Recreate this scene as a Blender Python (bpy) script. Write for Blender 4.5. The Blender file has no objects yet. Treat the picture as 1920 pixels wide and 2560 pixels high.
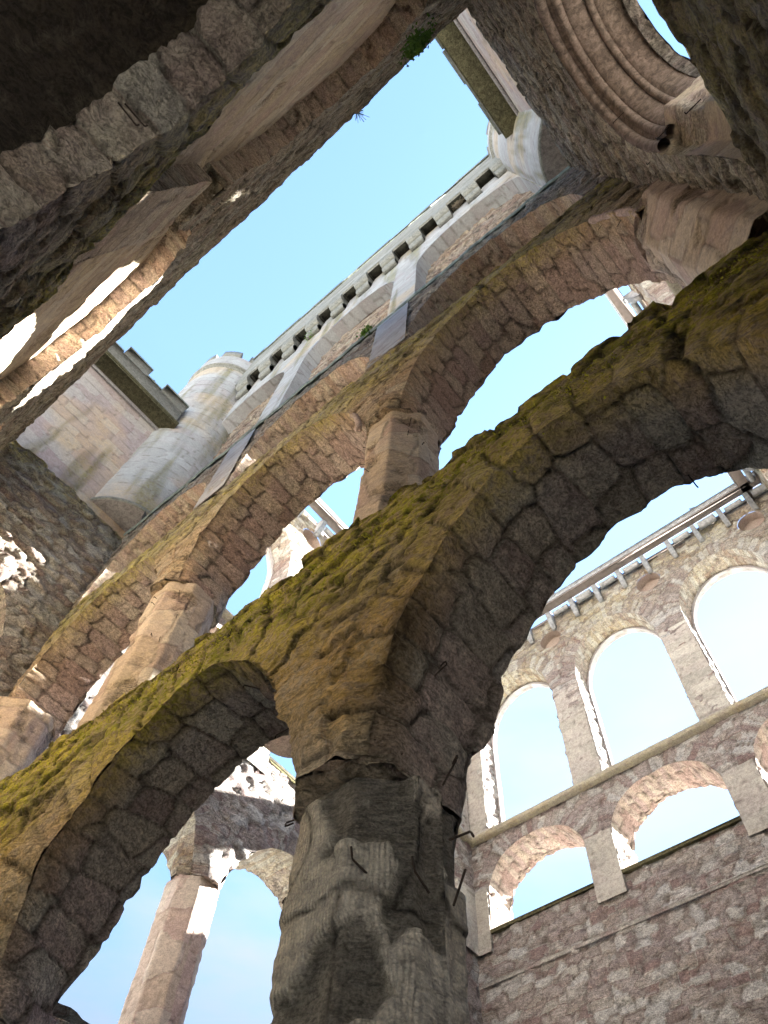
import bpy, math, random
import numpy as np
from mathutils import Matrix, Vector
random.seed(4)
S = 2.5            # metres per modelling unit
EYE = 1.6          # eye height: modelling z = 0 is the eye
scene = bpy.context.scene

# ------------------------------------------------------------------ camera
cam_d = bpy.data.cameras.new('camera'); cam = bpy.data.objects.new('camera', cam_d)
scene.collection.objects.link(cam); scene.camera = cam
F = 1866.6
R = np.array([[0.76838204, -0.55320894, -0.32179018],
              [0.63822182, 0.69971846, 0.32104047],
              [0.04756007, -0.45205524, 0.89072111]])
cam_d.sensor_fit = 'VERTICAL'; cam_d.sensor_height = 24.0
cam_d.lens = 24.0 * F / 2560.0
cam_d.clip_start = 0.05; cam_d.clip_end = 3000
Xc = R[:, 0]; Yc = -R[:, 1]; Zc = -R[:, 2]
M = Matrix(((Xc[0], Yc[0], Zc[0], 0), (Xc[1], Yc[1], Zc[1], 0), (Xc[2], Yc[2], Zc[2], EYE), (0, 0, 0, 1)))
cam.matrix_world = M

# ------------------------------------------------------------------ sky and sun
SUN_EL = math.radians(27); SUN_AZ = math.radians(75)      # azimuth measured from +X towards +Y
w = bpy.data.worlds.new('World'); scene.world = w; w.use_nodes = True
nt = w.node_tree; nt.nodes.clear()
def wn(t, **k):
    n = nt.nodes.new(t)
    for a, b in k.items(): setattr(n, a, b)
    return n
out = wn('ShaderNodeOutputWorld'); bg = wn('ShaderNodeBackground')
sky = wn('ShaderNodeTexSky', sky_type='NISHITA', sun_disc=False, sun_elevation=SUN_EL,
         sun_rotation=math.radians(90) - SUN_AZ, altitude=50, air_density=1.0, dust_density=0.1, ozone_density=1.0)
tc = wn('ShaderNodeTexCoord'); mp = wn('ShaderNodeMapping'); mp.inputs['Scale'].default_value = (1.6, 1.6, 4.2)
nz = wn('ShaderNodeTexNoise'); nz.inputs['Scale'].default_value = 1.5; nz.inputs['Detail'].default_value = 6; nz.inputs['Roughness'].default_value = .52
mr = wn('ShaderNodeMapRange'); mr.inputs['From Min'].default_value = .45; mr.inputs['From Max'].default_value = .72
sep = wn('ShaderNodeSeparateXYZ'); el = wn('ShaderNodeMapRange')
el.inputs['From Min'].default_value = .84; el.inputs['From Max'].default_value = .52
mul = wn('ShaderNodeMath', operation='MULTIPLY')
mix = wn('ShaderNodeMix', data_type='RGBA'); mix.inputs['B'].default_value = (1.95, 2.02, 2.08, 1)
L = nt.links.new
L(tc.outputs['Generated'], mp.inputs['Vector']); L(mp.outputs[0], nz.inputs['Vector']); L(nz.outputs['Fac'], mr.inputs['Value'])
L(tc.outputs['Generated'], sep.inputs[0]); L(sep.outputs['Z'], el.inputs['Value'])
L(mr.outputs[0], mul.inputs[0]); L(el.outputs[0], mul.inputs[1]); L(mul.outputs[0], mix.inputs['Factor'])
tintn = wn('ShaderNodeMix', data_type='RGBA', blend_type='MULTIPLY'); tintn.inputs['Factor'].default_value = 1; tintn.inputs['B'].default_value = (.90, .96, 1.0, 1)
L(sky.outputs[0], tintn.inputs['A']); L(tintn.outputs['Result'], mix.inputs['A']); lowf = wn('ShaderNodeMapRange'); lowf.inputs['From Min'].default_value = .42; lowf.inputs['From Max'].default_value = .92; lowf.inputs['To Min'].default_value = .40; lowf.inputs['To Max'].default_value = 1.0
L(sep.outputs['Z'], lowf.inputs['Value']); mlow = wn('ShaderNodeVectorMath', operation='SCALE')
L(mix.outputs['Result'], mlow.inputs[0]); L(lowf.outputs[0], mlow.inputs['Scale']); L(mlow.outputs[0], bg.inputs['Color'])
bg.inputs['Strength'].default_value = 0.05
L(bg.outputs[0], out.inputs['Surface'])
sd = bpy.data.lights.new('sun', 'SUN'); sun = bpy.data.objects.new('sun', sd); scene.collection.objects.link(sun)
sd.energy = 5.0; sd.angle = math.radians(.5); sd.color = (1, .95, .87)
sv = Vector((math.cos(SUN_EL) * math.cos(SUN_AZ), math.cos(SUN_EL) * math.sin(SUN_AZ), math.sin(SUN_EL)))
sun.rotation_euler = sv.to_track_quat('Z', 'Y').to_euler()
vs = scene.view_settings; vs.view_transform = 'Standard'; vs.look = 'None'; vs.gamma = 1; vs.use_curve_mapping = False
vs.exposure = 4.1
try:
    scene.cycles.max_bounces = 10; scene.cycles.diffuse_bounces = 7
except Exception: pass

# ------------------------------------------------------------------ numpy noise
def _h(ix, iy, iz, seed):
    h = (ix.astype(np.int64) * 374761393 + iy.astype(np.int64) * 668265263 + iz.astype(np.int64) * 2147483647 + seed * 1274126177) & 0xFFFFFFFF
    h = ((h ^ (h >> 13)) * 1274126177) & 0xFFFFFFFF
    h = ((h ^ (h >> 15)) * 2246822519) & 0xFFFFFFFF
    h = h ^ (h >> 16)
    return (h & 0xFFFFFF) / float(0x1000000)
def vnoise(p, seed=0):
    i = np.floor(p).astype(np.int64); f = p - i; f = f * f * (3 - 2 * f)
    r = 0
    for dx in (0, 1):
        wx = f[:, 0] if dx else 1 - f[:, 0]
        for dy in (0, 1):
            wy = f[:, 1] if dy else 1 - f[:, 1]
            for dz in (0, 1):
                wz = f[:, 2] if dz else 1 - f[:, 2]
                r = r + wx * wy * wz * _h(i[:, 0] + dx, i[:, 1] + dy, i[:, 2] + dz, seed)
    return r * 2 - 1
def fbm(p, seed=0, oct=3):
    r = 0; a = 1.0; t = 0
    for k in range(oct):
        r = r + a * vnoise(p * (2.03 ** k) + 17.3 * k, seed + k); t += a; a *= .55
    return r / t
def worley(q, jit=(.42, .42, .25), seed=1):
    i = np.floor(q).astype(np.int64); f = q - i
    F1 = np.full(len(q), 9.); F2 = np.full(len(q), 9.); ID = np.zeros((len(q), 3))
    for dx in (-1, 0, 1):
        for dy in (-1, 0, 1):
            for dz in (-1, 0, 1):
                cx, cy, cz = i[:, 0] + dx, i[:, 1] + dy, i[:, 2] + dz
                sx = .5 + jit[0] * (_h(cx, cy, cz, seed) * 2 - 1); sy = .5 + jit[1] * (_h(cx, cy, cz, seed + 1) * 2 - 1); sz = .5 + jit[2] * (_h(cx, cy, cz, seed + 2) * 2 - 1)
                ex = dx + sx - f[:, 0]; ey = dy + sy - f[:, 1]; ez = dz + sz - f[:, 2]
                d = np.maximum(np.maximum(np.abs(ex), np.abs(ey)), np.abs(ez)) * .45 + np.sqrt(ex * ex + ey * ey + ez * ez) * .55
                m = d < F1
                F2 = np.where(m, F1, np.minimum(F2, d)); F1 = np.where(m, d, F1)
                for k, vv in enumerate((cx, cy, cz)): ID[m, k] = vv[m]
    g = F2 - F1
    I = ID.astype(np.int64)
    return g, I

# ------------------------------------------------------------------ materials
def masonry_mat(name, ramp, joint=(.10, .085, .07), bump=.6, scale=1.0, joint_amt=.7, rough=.92, var=.35, tool=0.0, fine=1.0, cav=.42):
    m = bpy.data.materials.new(name); m.use_nodes = True; t = m.node_tree; N = t.nodes; K = t.links.new
    b = N['Principled BSDF']; b.inputs['Roughness'].default_value = rough; b.inputs['Specular IOR Level'].default_value = .2
    st = N.new('ShaderNodeVertexColor'); st.layer_name = 'stone'
    ti = N.new('ShaderNodeVertexColor'); ti.layer_name = 'tint'
    ss = N.new('ShaderNodeSeparateColor'); K(st.outputs[0], ss.inputs[0])
    ts = N.new('ShaderNodeSeparateColor'); K(ti.outputs[0], ts.inputs[0])
    co = N.new('ShaderNodeTexCoord'); P = co.outputs['Object']
    def noise(sc, det=5, ro=.6, dist=0., vec=None):
        n = N.new('ShaderNodeTexNoise'); n.inputs['Scale'].default_value = sc; n.inputs['Detail'].default_value = det
        n.inputs['Roughness'].default_value = ro; n.inputs['Distortion'].default_value = dist; K(vec or P, n.inputs['Vector']); return n.outputs['Fac']
    def math_(op, a, bb=None, clamp=False):
        n = N.new('ShaderNodeMath'); n.operation = op; n.use_clamp = clamp
        for i, x in enumerate((a, bb)):
            if x is None: continue
            if isinstance(x, (int, float)): n.inputs[i].default_value = x
            else: K(x, n.inputs[i])
        return n.outputs[0]
    def mrange(v, a, c, d=0., e=1.):
        n = N.new('ShaderNodeMapRange'); n.inputs[1].default_value = a; n.inputs[2].default_value = c; n.inputs[3].default_value = d; n.inputs[4].default_value = e
        n.interpolation_type = 'SMOOTHSTEP'; K(v, n.inputs[0]); return n.outputs[0]
    def mixc(fac, a, c, mode='MIX'):
        n = N.new('ShaderNodeMix'); n.data_type = 'RGBA'; n.blend_type = mode
        if isinstance(fac, (int, float)): n.inputs['Factor'].default_value = fac
        else: K(fac, n.inputs['Factor'])
        for s_, x in (('A', a), ('B', c)):
            if isinstance(x, tuple): n.inputs[s_].default_value = (*x, 1)
            else: K(x, n.inputs[s_])
        return n.outputs['Result']
    n1 = noise(1.3 / scale, 6); n2 = noise(9 / scale, 6, .65, .6); n3 = noise(42 / scale, 5, .7); n4 = noise(150 / scale, 3, .7)
    idx = math_('ADD', ss.outputs[0], math_('MULTIPLY', math_('SUBTRACT', n1, .5), .5), True)
    cr = N.new('ShaderNodeValToRGB'); K(idx, cr.inputs[0])
    els = cr.color_ramp.elements
    for k, (p_, c_) in enumerate(ramp):
        e = els[k] if k < 2 else els.new(p_)
        e.position = p_; e.color = (*c_, 1)
    col = cr.outputs[0]
    v = mrange(n2, .25, .75, 1 - var, 1 + var)
    vc = N.new('ShaderNodeCombineColor'); [K(v, vc.inputs[i]) for i in range(3)]
    col = mixc(1.0, col, vc.outputs[0], 'MULTIPLY')
    v3 = mrange(n3, .25, .75, 1 - .28 * fine, 1 + .22 * fine); vc3 = N.new('ShaderNodeCombineColor'); [K(v3, vc3.inputs[i]) for i in range(3)]
    col = mixc(1.0, col, vc3.outputs[0], 'MULTIPLY')
    # staining and growth of the stone, plus painted shade in the dark tint
    ochre = math_('MULTIPLY', ts.outputs[1], mrange(n2, .3, .62, .45, 1.0)); col = mixc(ochre, col, (.68, .45, .16))
    mossn = mrange(math_('ADD', math_('MULTIPLY', n2, .6), math_('MULTIPLY', n3, .4)), .36, .6, 0, 1)
    moss = math_('MULTIPLY', math_('MULTIPLY', ts.outputs[0], 1.25, True), mossn)
    mcol = mixc(mrange(n1, .35, .65), (.30, .32, .035), (.70, .62, .06))
    col = mixc(moss, col, mcol)
    dark_tint = math_('MULTIPLY', ts.outputs[2], mrange(n2, .3, .66, .5, 1.0)); col = mixc(dark_tint, col, (.035, .028, .024))
    jt = math_('MULTIPLY', math_('MULTIPLY', ss.outputs[2], mrange(n2, .3, .6, .35, 1)), joint_amt); col = mixc(jt, col, joint)
    # dark pits
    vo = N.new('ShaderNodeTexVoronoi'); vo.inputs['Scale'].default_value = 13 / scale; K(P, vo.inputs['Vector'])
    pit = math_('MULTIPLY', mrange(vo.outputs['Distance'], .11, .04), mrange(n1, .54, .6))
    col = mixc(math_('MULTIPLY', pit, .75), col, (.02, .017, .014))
    # relief
    sm = ss.outputs[1]     # 1 = dressed and smooth
    mpn = N.new('ShaderNodeMapping'); mpn.inputs['Scale'].default_value = (1, 1, 2.6); K(P, mpn.inputs['Vector'])
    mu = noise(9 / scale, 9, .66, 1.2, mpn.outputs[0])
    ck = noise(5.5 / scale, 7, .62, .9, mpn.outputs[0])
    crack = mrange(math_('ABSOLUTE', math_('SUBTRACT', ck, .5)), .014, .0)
    relief_shade = mrange(math_('ADD', math_('MULTIPLY', mu, .65), math_('MULTIPLY', n3, .35)), .38, .58, cav, 1.18)  # relief shading painted into the colour: low spots darker
    relief_shade = math_('ADD', math_('MULTIPLY', relief_shade, math_('SUBTRACT', 1, math_('MULTIPLY', sm, .75))), math_('MULTIPLY', sm, .75))
    dc = N.new('ShaderNodeCombineColor'); [K(relief_shade, dc.inputs[i]) for i in range(3)]
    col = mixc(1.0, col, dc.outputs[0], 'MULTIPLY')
    h = math_('SUBTRACT', math_('ADD', math_('MULTIPLY', mu, 2.3), math_('MULTIPLY', n4, .3)), math_('MULTIPLY', crack, .5))
    h = math_('ADD', h, math_('MULTIPLY', n3, .45))
    h = math_('MULTIPLY', h, mrange(sm, 0, 1, 1, .3))
    h = math_('SUBTRACT', h, math_('MULTIPLY', ss.outputs[2], .55))
    h = math_('SUBTRACT', h, math_('MULTIPLY', pit, .6))
    if tool:
        wv = N.new('ShaderNodeTexWave'); wv.inputs['Scale'].default_value = 14; wv.inputs['Distortion'].default_value = .12; K(P, wv.inputs['Vector'])
        h = math_('ADD', h, math_('MULTIPLY', math_('MULTIPLY', wv.outputs['Fac'], sm), tool))
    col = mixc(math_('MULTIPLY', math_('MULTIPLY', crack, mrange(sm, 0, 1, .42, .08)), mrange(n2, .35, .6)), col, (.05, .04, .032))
    K(col, b.inputs['Base Color'])
    bm = N.new('ShaderNodeBump'); bm.inputs['Strength'].default_value = 1.0; bm.inputs['Distance'].default_value = .075 * bump * scale
    K(h, bm.inputs['Height']); K(bm.outputs[0], b.inputs['Normal'])
    return m
RUB = [(0, (.46, .41, .36)), (1, (.62, .60, .55)), (.2, (.60, .54, .46)), (.38, (.54, .44, .41)), (.5, (.66, .62, .55)), (.64, (.46, .36, .34)), (.8, (.60, .56, .53))]
BRK = [(0, (.46, .33, .30)), (1, (.62, .55, .48)), (.3, (.54, .40, .37)), (.55, (.64, .54, .46)), (.75, (.50, .38, .37))]
ASH = [(0, (.38, .385, .39)), (1, (.44, .45, .46)), (.3, (.41, .415, .42)), (.5, (.41, .39, .40)), (.7, (.45, .46, .47))]
PNK = [(0, (.50, .40, .34)), (1, (.58, .50, .43)), (.3, (.54, .45, .37)), (.6, (.50, .38, .35)), (.8, (.60, .53, .46))]
GAL = [(0, (.32, .27, .265)), (1, (.50, .50, .50)), (.2, (.42, .38, .37)), (.38, (.28, .20, .20)), (.5, (.48, .47, .45)), (.66, (.36, .31, .29)), (.82, (.54, .53, .52))]
MAT = {
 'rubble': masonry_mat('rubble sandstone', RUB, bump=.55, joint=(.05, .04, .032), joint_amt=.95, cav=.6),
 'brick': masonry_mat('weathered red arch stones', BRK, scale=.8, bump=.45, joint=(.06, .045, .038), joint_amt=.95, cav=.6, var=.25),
 'painted_shade': masonry_mat('black damp stone', [(0, (.022, .020, .018)), (1, (.05, .042, .035)), (.5, (.03, .03, .022))], bump=.6),  # deep shade painted into the colour, for the vault and the holes
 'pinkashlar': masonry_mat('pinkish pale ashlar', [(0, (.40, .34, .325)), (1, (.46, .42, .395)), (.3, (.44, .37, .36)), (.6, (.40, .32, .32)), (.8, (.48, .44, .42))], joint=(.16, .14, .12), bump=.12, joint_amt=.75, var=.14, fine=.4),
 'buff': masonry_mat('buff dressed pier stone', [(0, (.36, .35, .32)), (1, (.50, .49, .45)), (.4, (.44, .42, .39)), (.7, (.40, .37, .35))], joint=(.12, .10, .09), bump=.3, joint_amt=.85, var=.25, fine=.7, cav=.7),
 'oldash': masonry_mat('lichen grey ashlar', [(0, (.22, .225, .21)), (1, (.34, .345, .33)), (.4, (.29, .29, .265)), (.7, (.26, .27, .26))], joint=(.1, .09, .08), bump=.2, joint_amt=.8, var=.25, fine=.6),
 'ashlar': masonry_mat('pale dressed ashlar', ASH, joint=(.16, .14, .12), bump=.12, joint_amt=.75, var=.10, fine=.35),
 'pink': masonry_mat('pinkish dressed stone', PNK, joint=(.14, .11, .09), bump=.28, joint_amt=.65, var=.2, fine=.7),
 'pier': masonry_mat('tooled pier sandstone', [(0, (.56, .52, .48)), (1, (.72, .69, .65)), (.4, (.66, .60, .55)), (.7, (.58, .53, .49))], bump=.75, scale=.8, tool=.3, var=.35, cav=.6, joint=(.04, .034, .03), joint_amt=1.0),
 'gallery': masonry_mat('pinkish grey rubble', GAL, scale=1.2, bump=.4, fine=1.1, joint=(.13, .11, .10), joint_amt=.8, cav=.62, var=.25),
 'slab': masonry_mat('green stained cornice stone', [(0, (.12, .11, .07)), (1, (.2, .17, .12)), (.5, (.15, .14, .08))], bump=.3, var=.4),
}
def plain(name, col, rough=.6, metal=0., var=.25, sc=30):
    m = bpy.data.materials.new(name); m.use_nodes = True; t = m.node_tree; b = t.nodes['Principled BSDF']
    b.inputs['Roughness'].default_value = rough; b.inputs['Metallic'].default_value = metal
    n = t.nodes.new('ShaderNodeTexNoise'); n.inputs['Scale'].default_value = sc; n.inputs['Detail'].default_value = 6
    c = t.nodes.new('ShaderNodeValToRGB'); e = c.color_ramp.elements
    e[0].color = (*[x * (1 - var) for x in col], 1); e[1].color = (*[min(1, x * (1 + var)) for x in col], 1); e[0].position = .3; e[1].position = .7
    tc_ = t.nodes.new('ShaderNodeTexCoord'); t.links.new(tc_.outputs['Object'], n.inputs['Vector'])
    t.links.new(n.outputs['Fac'], c.inputs[0]); t.links.new(c.outputs[0], b.inputs['Base Color'])
    bp = t.nodes.new('ShaderNodeBump'); bp.inputs['Distance'].default_value = .01; bp.inputs['Strength'].default_value = .5
    t.links.new(n.outputs['Fac'], bp.inputs['Height']); t.links.new(bp.outputs[0], b.inputs['Normal'])
    return m
MAT['iron'] = plain('rusted iron', (.035, .022, .016), .7, .3)
MAT['lead'] = plain('weathered lead', (.22, .25, .22), .7, 0, .5, 8)
MAT['lime'] = plain('pale painted cornice', (.30, .32, .34), .7, 0, .35, 9)
MAT['soffitp'] = plain('brownish cornice underside', (.27, .235, .22), .8, 0, .15, 6)
MAT['feather'] = plain('grey feathers', (.09, .10, .12), .7, 0, .4, 60)
MAT['twig'] = plain('dry twigs', (.22, .18, .13), .9, 0, .4, 60)
MAT['mossy'] = plain('yellow green moss', (.40, .38, .04), .95, 0, .5, 40)
MAT['leaf'] = plain('bright moss', (.10, .20, .03), .9, 0, .5, 60)
MAT['grassy'] = plain('rough grass', (.34, .32, .28), .95, 0, .4, 3)

# ------------------------------------------------------------------ objects
def tag(o, label=None, cat=None, group=None, kind=None):
    for k, v in (('label', label), ('category', cat), ('group', group), ('kind', kind)):
        if v: o[k] = v
    return o
def W2(p):           # modelling units -> world metres
    return (p[0] * S, p[1] * S, p[2] * S + EYE)
def thing(name, label, cat, base, group=None):
    o = bpy.data.objects.new(name, None); scene.collection.objects.link(o)
    o.location = W2(base); o.empty_display_size = .3
    return tag(o, label, cat, group)
def meshobj(name, V, Fc, mat, parent=None, stone=None, tint=None, smooth=False, label=None):
    """V in modelling units, world axes."""
    V = np.asarray(V, float) * S; V[:, 2] += EYE
    if parent is not None: V = V - np.array(parent.location)
    me = bpy.data.meshes.new(name)
    Fc = np.asarray(Fc, dtype=np.int64)
    k = Fc.shape[1]
    me.vertices.add(len(V)); me.vertices.foreach_set('co', V.astype(np.float32).ravel())
    me.loops.add(Fc.size); me.loops.foreach_set('vertex_index', Fc.ravel().astype(np.int32))
    me.polygons.add(len(Fc)); me.polygons.foreach_set('loop_start', np.arange(0, Fc.size, k, dtype=np.int32))
    me.update(calc_edges=True); me.validate()
    n = len(V)
    for nm, arr in (('stone', stone), ('tint', tint)):
        if arr is None:
            arr = np.tile(np.array([.5, .8, 0.]) if nm == 'stone' else np.zeros(3), (n, 1))
        at = me.color_attributes.new(nm, 'FLOAT_COLOR', 'POINT')
        at.data.foreach_set('color', np.c_[arr, np.ones(n)].astype(np.float32).ravel())
    me.materials.append(MAT[mat])
    if smooth: me.polygons.foreach_set('use_smooth', np.ones(len(me.polygons), bool))
    o = bpy.data.objects.new(name, me); scene.collection.objects.link(o)
    if parent is not None: o.parent = parent
    if label: o['label'] = label
    return o

# local wall frame: a along the wall, d into the wall (0 = the face towards the court), z up
def TN(y0): return lambda q: np.c_[q[:, 0], y0 + q[:, 1], q[:, 2]]
def TS(y0): return lambda q: np.c_[q[:, 0], y0 - q[:, 1], q[:, 2]]
def TW(x0): return lambda q: np.c_[x0 - q[:, 1], q[:, 0], q[:, 2]]
def TE(x0): return lambda q: np.c_[x0 + q[:, 1], q[:, 0], q[:, 2]]

class Op:            # an arched opening: centre, half width, spring height, rise, sill height
    def __init__(s, c, w, zs, b, zb=None, p=2.0, ring=.17, vs=.10):
        s.c, s.w, s.zs, s.b, s.p, s.ring, s.vs = c, w, zs, b, p, ring, vs; s.zb = zs if zb is None else zb
        t = np.linspace(math.pi, 0, 400)
        cx = np.cos(t); s.ax = c + w * np.sign(cx) * np.abs(cx) ** (2 / p); s.az = zs + b * np.abs(np.sin(t)) ** (2 / p)
        s.t = t; s.arc = np.r_[0, np.cumsum(np.hypot(np.diff(s.ax), np.diff(s.az)))]
    def f(s, x, z):
        u = np.abs(x - s.c) / s.w; v = np.maximum(z - s.zs, 0) / s.b
        return (u ** s.p + v ** s.p) ** (1 / s.p) - 1
    def dist(s, x, z):
        e = 1e-4; f0 = s.f(x, z); gx = (s.f(x + e, z) - f0) / e; gz = (s.f(x, z + e) - f0) / e
        g = np.hypot(gx, gz) + 1e-6
        d = f0 / g; return d, gx / g, gz / g
    def coords(s, x, z):       # arc position, distance
        d, _, _ = s.dist(x, z)
        vv = np.maximum(z - s.zs, 0) / s.b; uu = (x - s.c) / s.w
        t = np.arctan2(vv ** (s.p / 2), np.sign(uu) * np.abs(uu) ** (s.p / 2))
        sarc = np.interp(-t, -s.t, s.arc)
        sarc = np.where(z < s.zs, np.where(x < s.c, z - s.zs, s.arc[-1] + s.zs - z), sarc)
        return sarc, d

def stonework(Q, Nn, ops, sty, tintf, d_soffit=None):
    """Q local pos (a,d,z), Nn local normals -> displaced pos, stone attr, tint attr"""
    cs = sty.get('cell', (.17, .17, .075)); n = len(Q)
    wob = fbm(Q * 3.1, 5, 2) * .35; wob2 = fbm(Q * 4.3 + 9, 8, 2) * .30
    q = np.c_[Q[:, 0] / cs[0] + wob, Q[:, 1] / cs[1], Q[:, 2] / cs[2] + wob2]
    if sty.get('brick'):
        row = np.floor(q[:, 2]); fz = q[:, 2] - row
        off = _h(row, row * 0, row * 0, 3) * 7; u = q[:, 0] + off; wdt = .75 + .5 * _h(row, row * 0, row * 0 + 1, 4); u = u * wdt
        colm = np.floor(u); fx = (u - colm) / wdt
        jx = np.minimum(fx, 1 / wdt - fx) * cs[0]; jz = np.minimum(fz, 1 - fz) * cs[2]
        jd = np.minimum(jx, jz); jw = sty.get('jw', .006)
        joint = np.clip(1 - jd / jw, 0, 1); I = np.c_[colm, row, np.floor(q[:, 1])].astype(np.int64)
        g = jd / .02
    else:
        g, I = worley(q, sty.get('jit', (.42, .3, .22)))
        joint = np.clip(1 - g / sty.get('jw', .13), 0, 1)
    for k, o in enumerate(ops):
        s_, d_ = o.coords(Q[:, 0], Q[:, 2])
        lim = o.ring * (.8 + .4 * _h(np.floor(s_ / o.vs), s_ * 0, s_ * 0 + k, 77))
        m = (d_ < lim) & (Q[:, 2] > o.zs - .5)
        if not m.any(): continue
        qq = np.c_[s_[m] / o.vs + .2 * wob[m], np.maximum(d_[m], 0) / .4 + .3, Q[m, 1] / sty.get('vd', .22) + .6 * _h(np.floor(s_[m] / o.vs), s_[m] * 0, s_[m] * 0, 31)]
        gg, II = worley(qq, (.22, .02, .34), seed=11 + k)
        g[m] = gg; joint[m] = np.clip(1 - gg / .12, 0, 1); II = II.copy(); II[:, 1] += 1000 * (k + 1); I[m] = II
    r1 = _h(I[:, 0], I[:, 1], I[:, 2], 51); r2 = _h(I[:, 0], I[:, 1], I[:, 2], 52); r3 = _h(I[:, 0], I[:, 1], I[:, 2], 53)
    amp = sty.get('amp', .02); ramp_ = sty.get('round', .35)
    rnd = 1 - np.exp(-g / .05)                     # rounded stone profile
    na = (r2 - .5) * 1.3 * amp - (1 - rnd) * amp * (1.1 if not sty.get('brick') else .6) * ramp_ * 2
    fine = fbm(Q * 13, 21, 4); fine2 = fbm(Q * np.array([8., 8., 22.]) + 4, 25, 3)
    rid = fbm(Q * np.array([5., 5., 13.]) + 2, 71, 4); crk = np.clip(1 - np.abs(rid) / .09, 0, 1)
    na = na + amp * .75 * fine2 + amp * .45 * fine - amp * .5 * crk * (0 if sty.get('brick') else 1)
    P = Q + Nn * na[:, None]
    lat = sty.get('lat', amp * .5)
    for k in range(3): P[:, k] += lat * fbm(Q * 7 + 31 * k, 40 + k, 3)
    big = sty.get('big', .012)
    for k in range(3): P[:, k] += big * fbm(Q * 1.6 + 11 * k, 60 + k, 2)
    if 'chip' in sty:                              # broken away patches
        c = fbm(Q * sty.get('chips', 2.4) + 3, 90, 4) + sty['chip']
        cm = np.clip(c * 9, 0, 1); P -= Nn * (cm * (.02 + .5 * amp * (fine2 + 1)))[:, None] * sty.get('chipd', 1.)
        smooth = 1 - cm
    else: smooth = np.full(n, sty.get('smooth', 0.0))
    stone = np.c_[r1, smooth, joint]
    t = tintf(Q, Nn) if tintf else np.zeros((n, 3))
    nn = fbm(Q * 2.2 + 40, 99, 3) * .5
    t = np.clip(t * (1 + nn[:, None] * 1.2), 0, 1)
    return P, stone, t

def grid_faces(nu, nv):
    i = np.arange(nu * nv).reshape(nu, nv)
    return np.stack([i[:-1, :-1], i[1:, :-1], i[1:, 1:], i[:-1, 1:]], -1).reshape(-1, 4)

CH = []
def chamf(Q, on):
    if not on: return Q
    cs, cap = on; Q = Q.copy()
    if cs is COL and cap == CAP1:
        o = OPG2; ds = np.abs(o.dist(Q[:, 0], Q[:, 2])[0]); wgt = np.clip((-1.85 - Q[:, 0]) / .45, 0, 1) * np.clip(1 - ds / .32, 0, 1) * (Q[:, 0] > -3.2)
        Q[:, 0] += .19 * wgt * np.clip(1 - Q[:, 1] / DEP, 0, 1)
    if True: pass
    k = None; k = np.clip((cap + .42 - Q[:, 2]) / .42, 0, 1) * (Q[:, 2] > cap - .01)
    for c in cs:
        u = Q[:, 0] - c; v = Q[:, 1] - DEP / 2; m = (np.abs(u) < .45)
        over = np.clip(np.abs(u) + np.abs(v) - .315, 0, None) * k * m
        Q[:, 0] -= np.sign(u) * over * .5; Q[:, 1] -= np.sign(v) * over * .62
    return Q
class Build:
    def __init__(s): s.V = []; s.F = []; s.S = []; s.T = []; s.n = 0
    def add(s, V, F_, st=None, ti=None):
        V = np.asarray(V, float); s.V.append(V); s.F.append(np.asarray(F_, np.int64) + s.n); s.n += len(V)
        s.S.append(st if st is not None else np.tile([.5, .6, 0.], (len(V), 1))); s.T.append(ti if ti is not None else np.zeros((len(V), 3)))
    def done(s, name, mat, parent=None, **k):
        return meshobj(name, np.concatenate(s.V), np.concatenate(s.F), mat, parent, np.concatenate(s.S), np.concatenate(s.T), **k)

def topwarp(Q, z1, amt):
    if not amt: return Q
    k = np.clip((Q[:, 2] - (z1 - .12)) / .12, 0, 1)
    q2 = np.c_[Q[:, 0] * 2.2, Q[:, 1] * 2.2, np.zeros(len(Q))]
    st = np.floor(Q[:, 0] / .16 + fbm(q2, 7, 2))
    e = amt * (.5 + .5 * fbm(q2, 33, 4)) + amt * .8 * _h(st, st * 0, st * 0, 12)
    Q = Q.copy(); Q[:, 2] -= k * e; return Q

def face(B, T, a0, a1, z0, z1, d, ops, res, sty, tintf=None, side=-1, warp=0, ch=None):
    na = max(2, int(round((a1 - a0) / res)) + 1); nz_ = max(2, int(round((z1 - z0) / res)) + 1)
    A, Z = np.meshgrid(np.linspace(a0, a1, na), np.linspace(z0, z1, nz_), indexing='ij'); A = A.ravel(); Z = Z.ravel()
    F_ = grid_faces(na, nz_); Nn = np.tile([0., side, 0.], (len(A), 1)); h = max((a1 - a0) / (na - 1), (z1 - z0) / (nz_ - 1))
    for o in ops:
        dd, gx, gz = o.dist(A, Z); m = (np.abs(dd) < .72 * h) & (Z > o.zb - .3 * h)
        A[m] -= dd[m] * gx[m]; Z[m] -= dd[m] * gz[m]
        Nn[m] += np.c_[-gx[m], np.zeros(m.sum()), -gz[m]]
        mb = (np.abs(Z - o.zb) < .51 * h) & (np.abs(A - o.c) < o.w) & (o.zb > z0 + .5 * h)
        Z[mb] = o.zb
        cx, cz = A[F_].mean(1), Z[F_].mean(1)
        ins = (o.dist(cx, cz)[0] < -.02 * h) & (cz > o.zb)
        F_ = F_[~ins]
    Nn /= np.linalg.norm(Nn, axis=1)[:, None]
    Q = np.c_[A, np.full(len(A), d), Z]; Q = chamf(topwarp(Q, z1, warp), ch)
    used = np.unique(F_); re = np.full(len(Q), -1); re[used] = np.arange(len(used)); Q = Q[used]; Nn = Nn[used]; F_ = re[F_]
    P, st, ti = stonework(Q, Nn, ops, sty, tintf)
    B.add(T(P), F_, st, ti)

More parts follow.
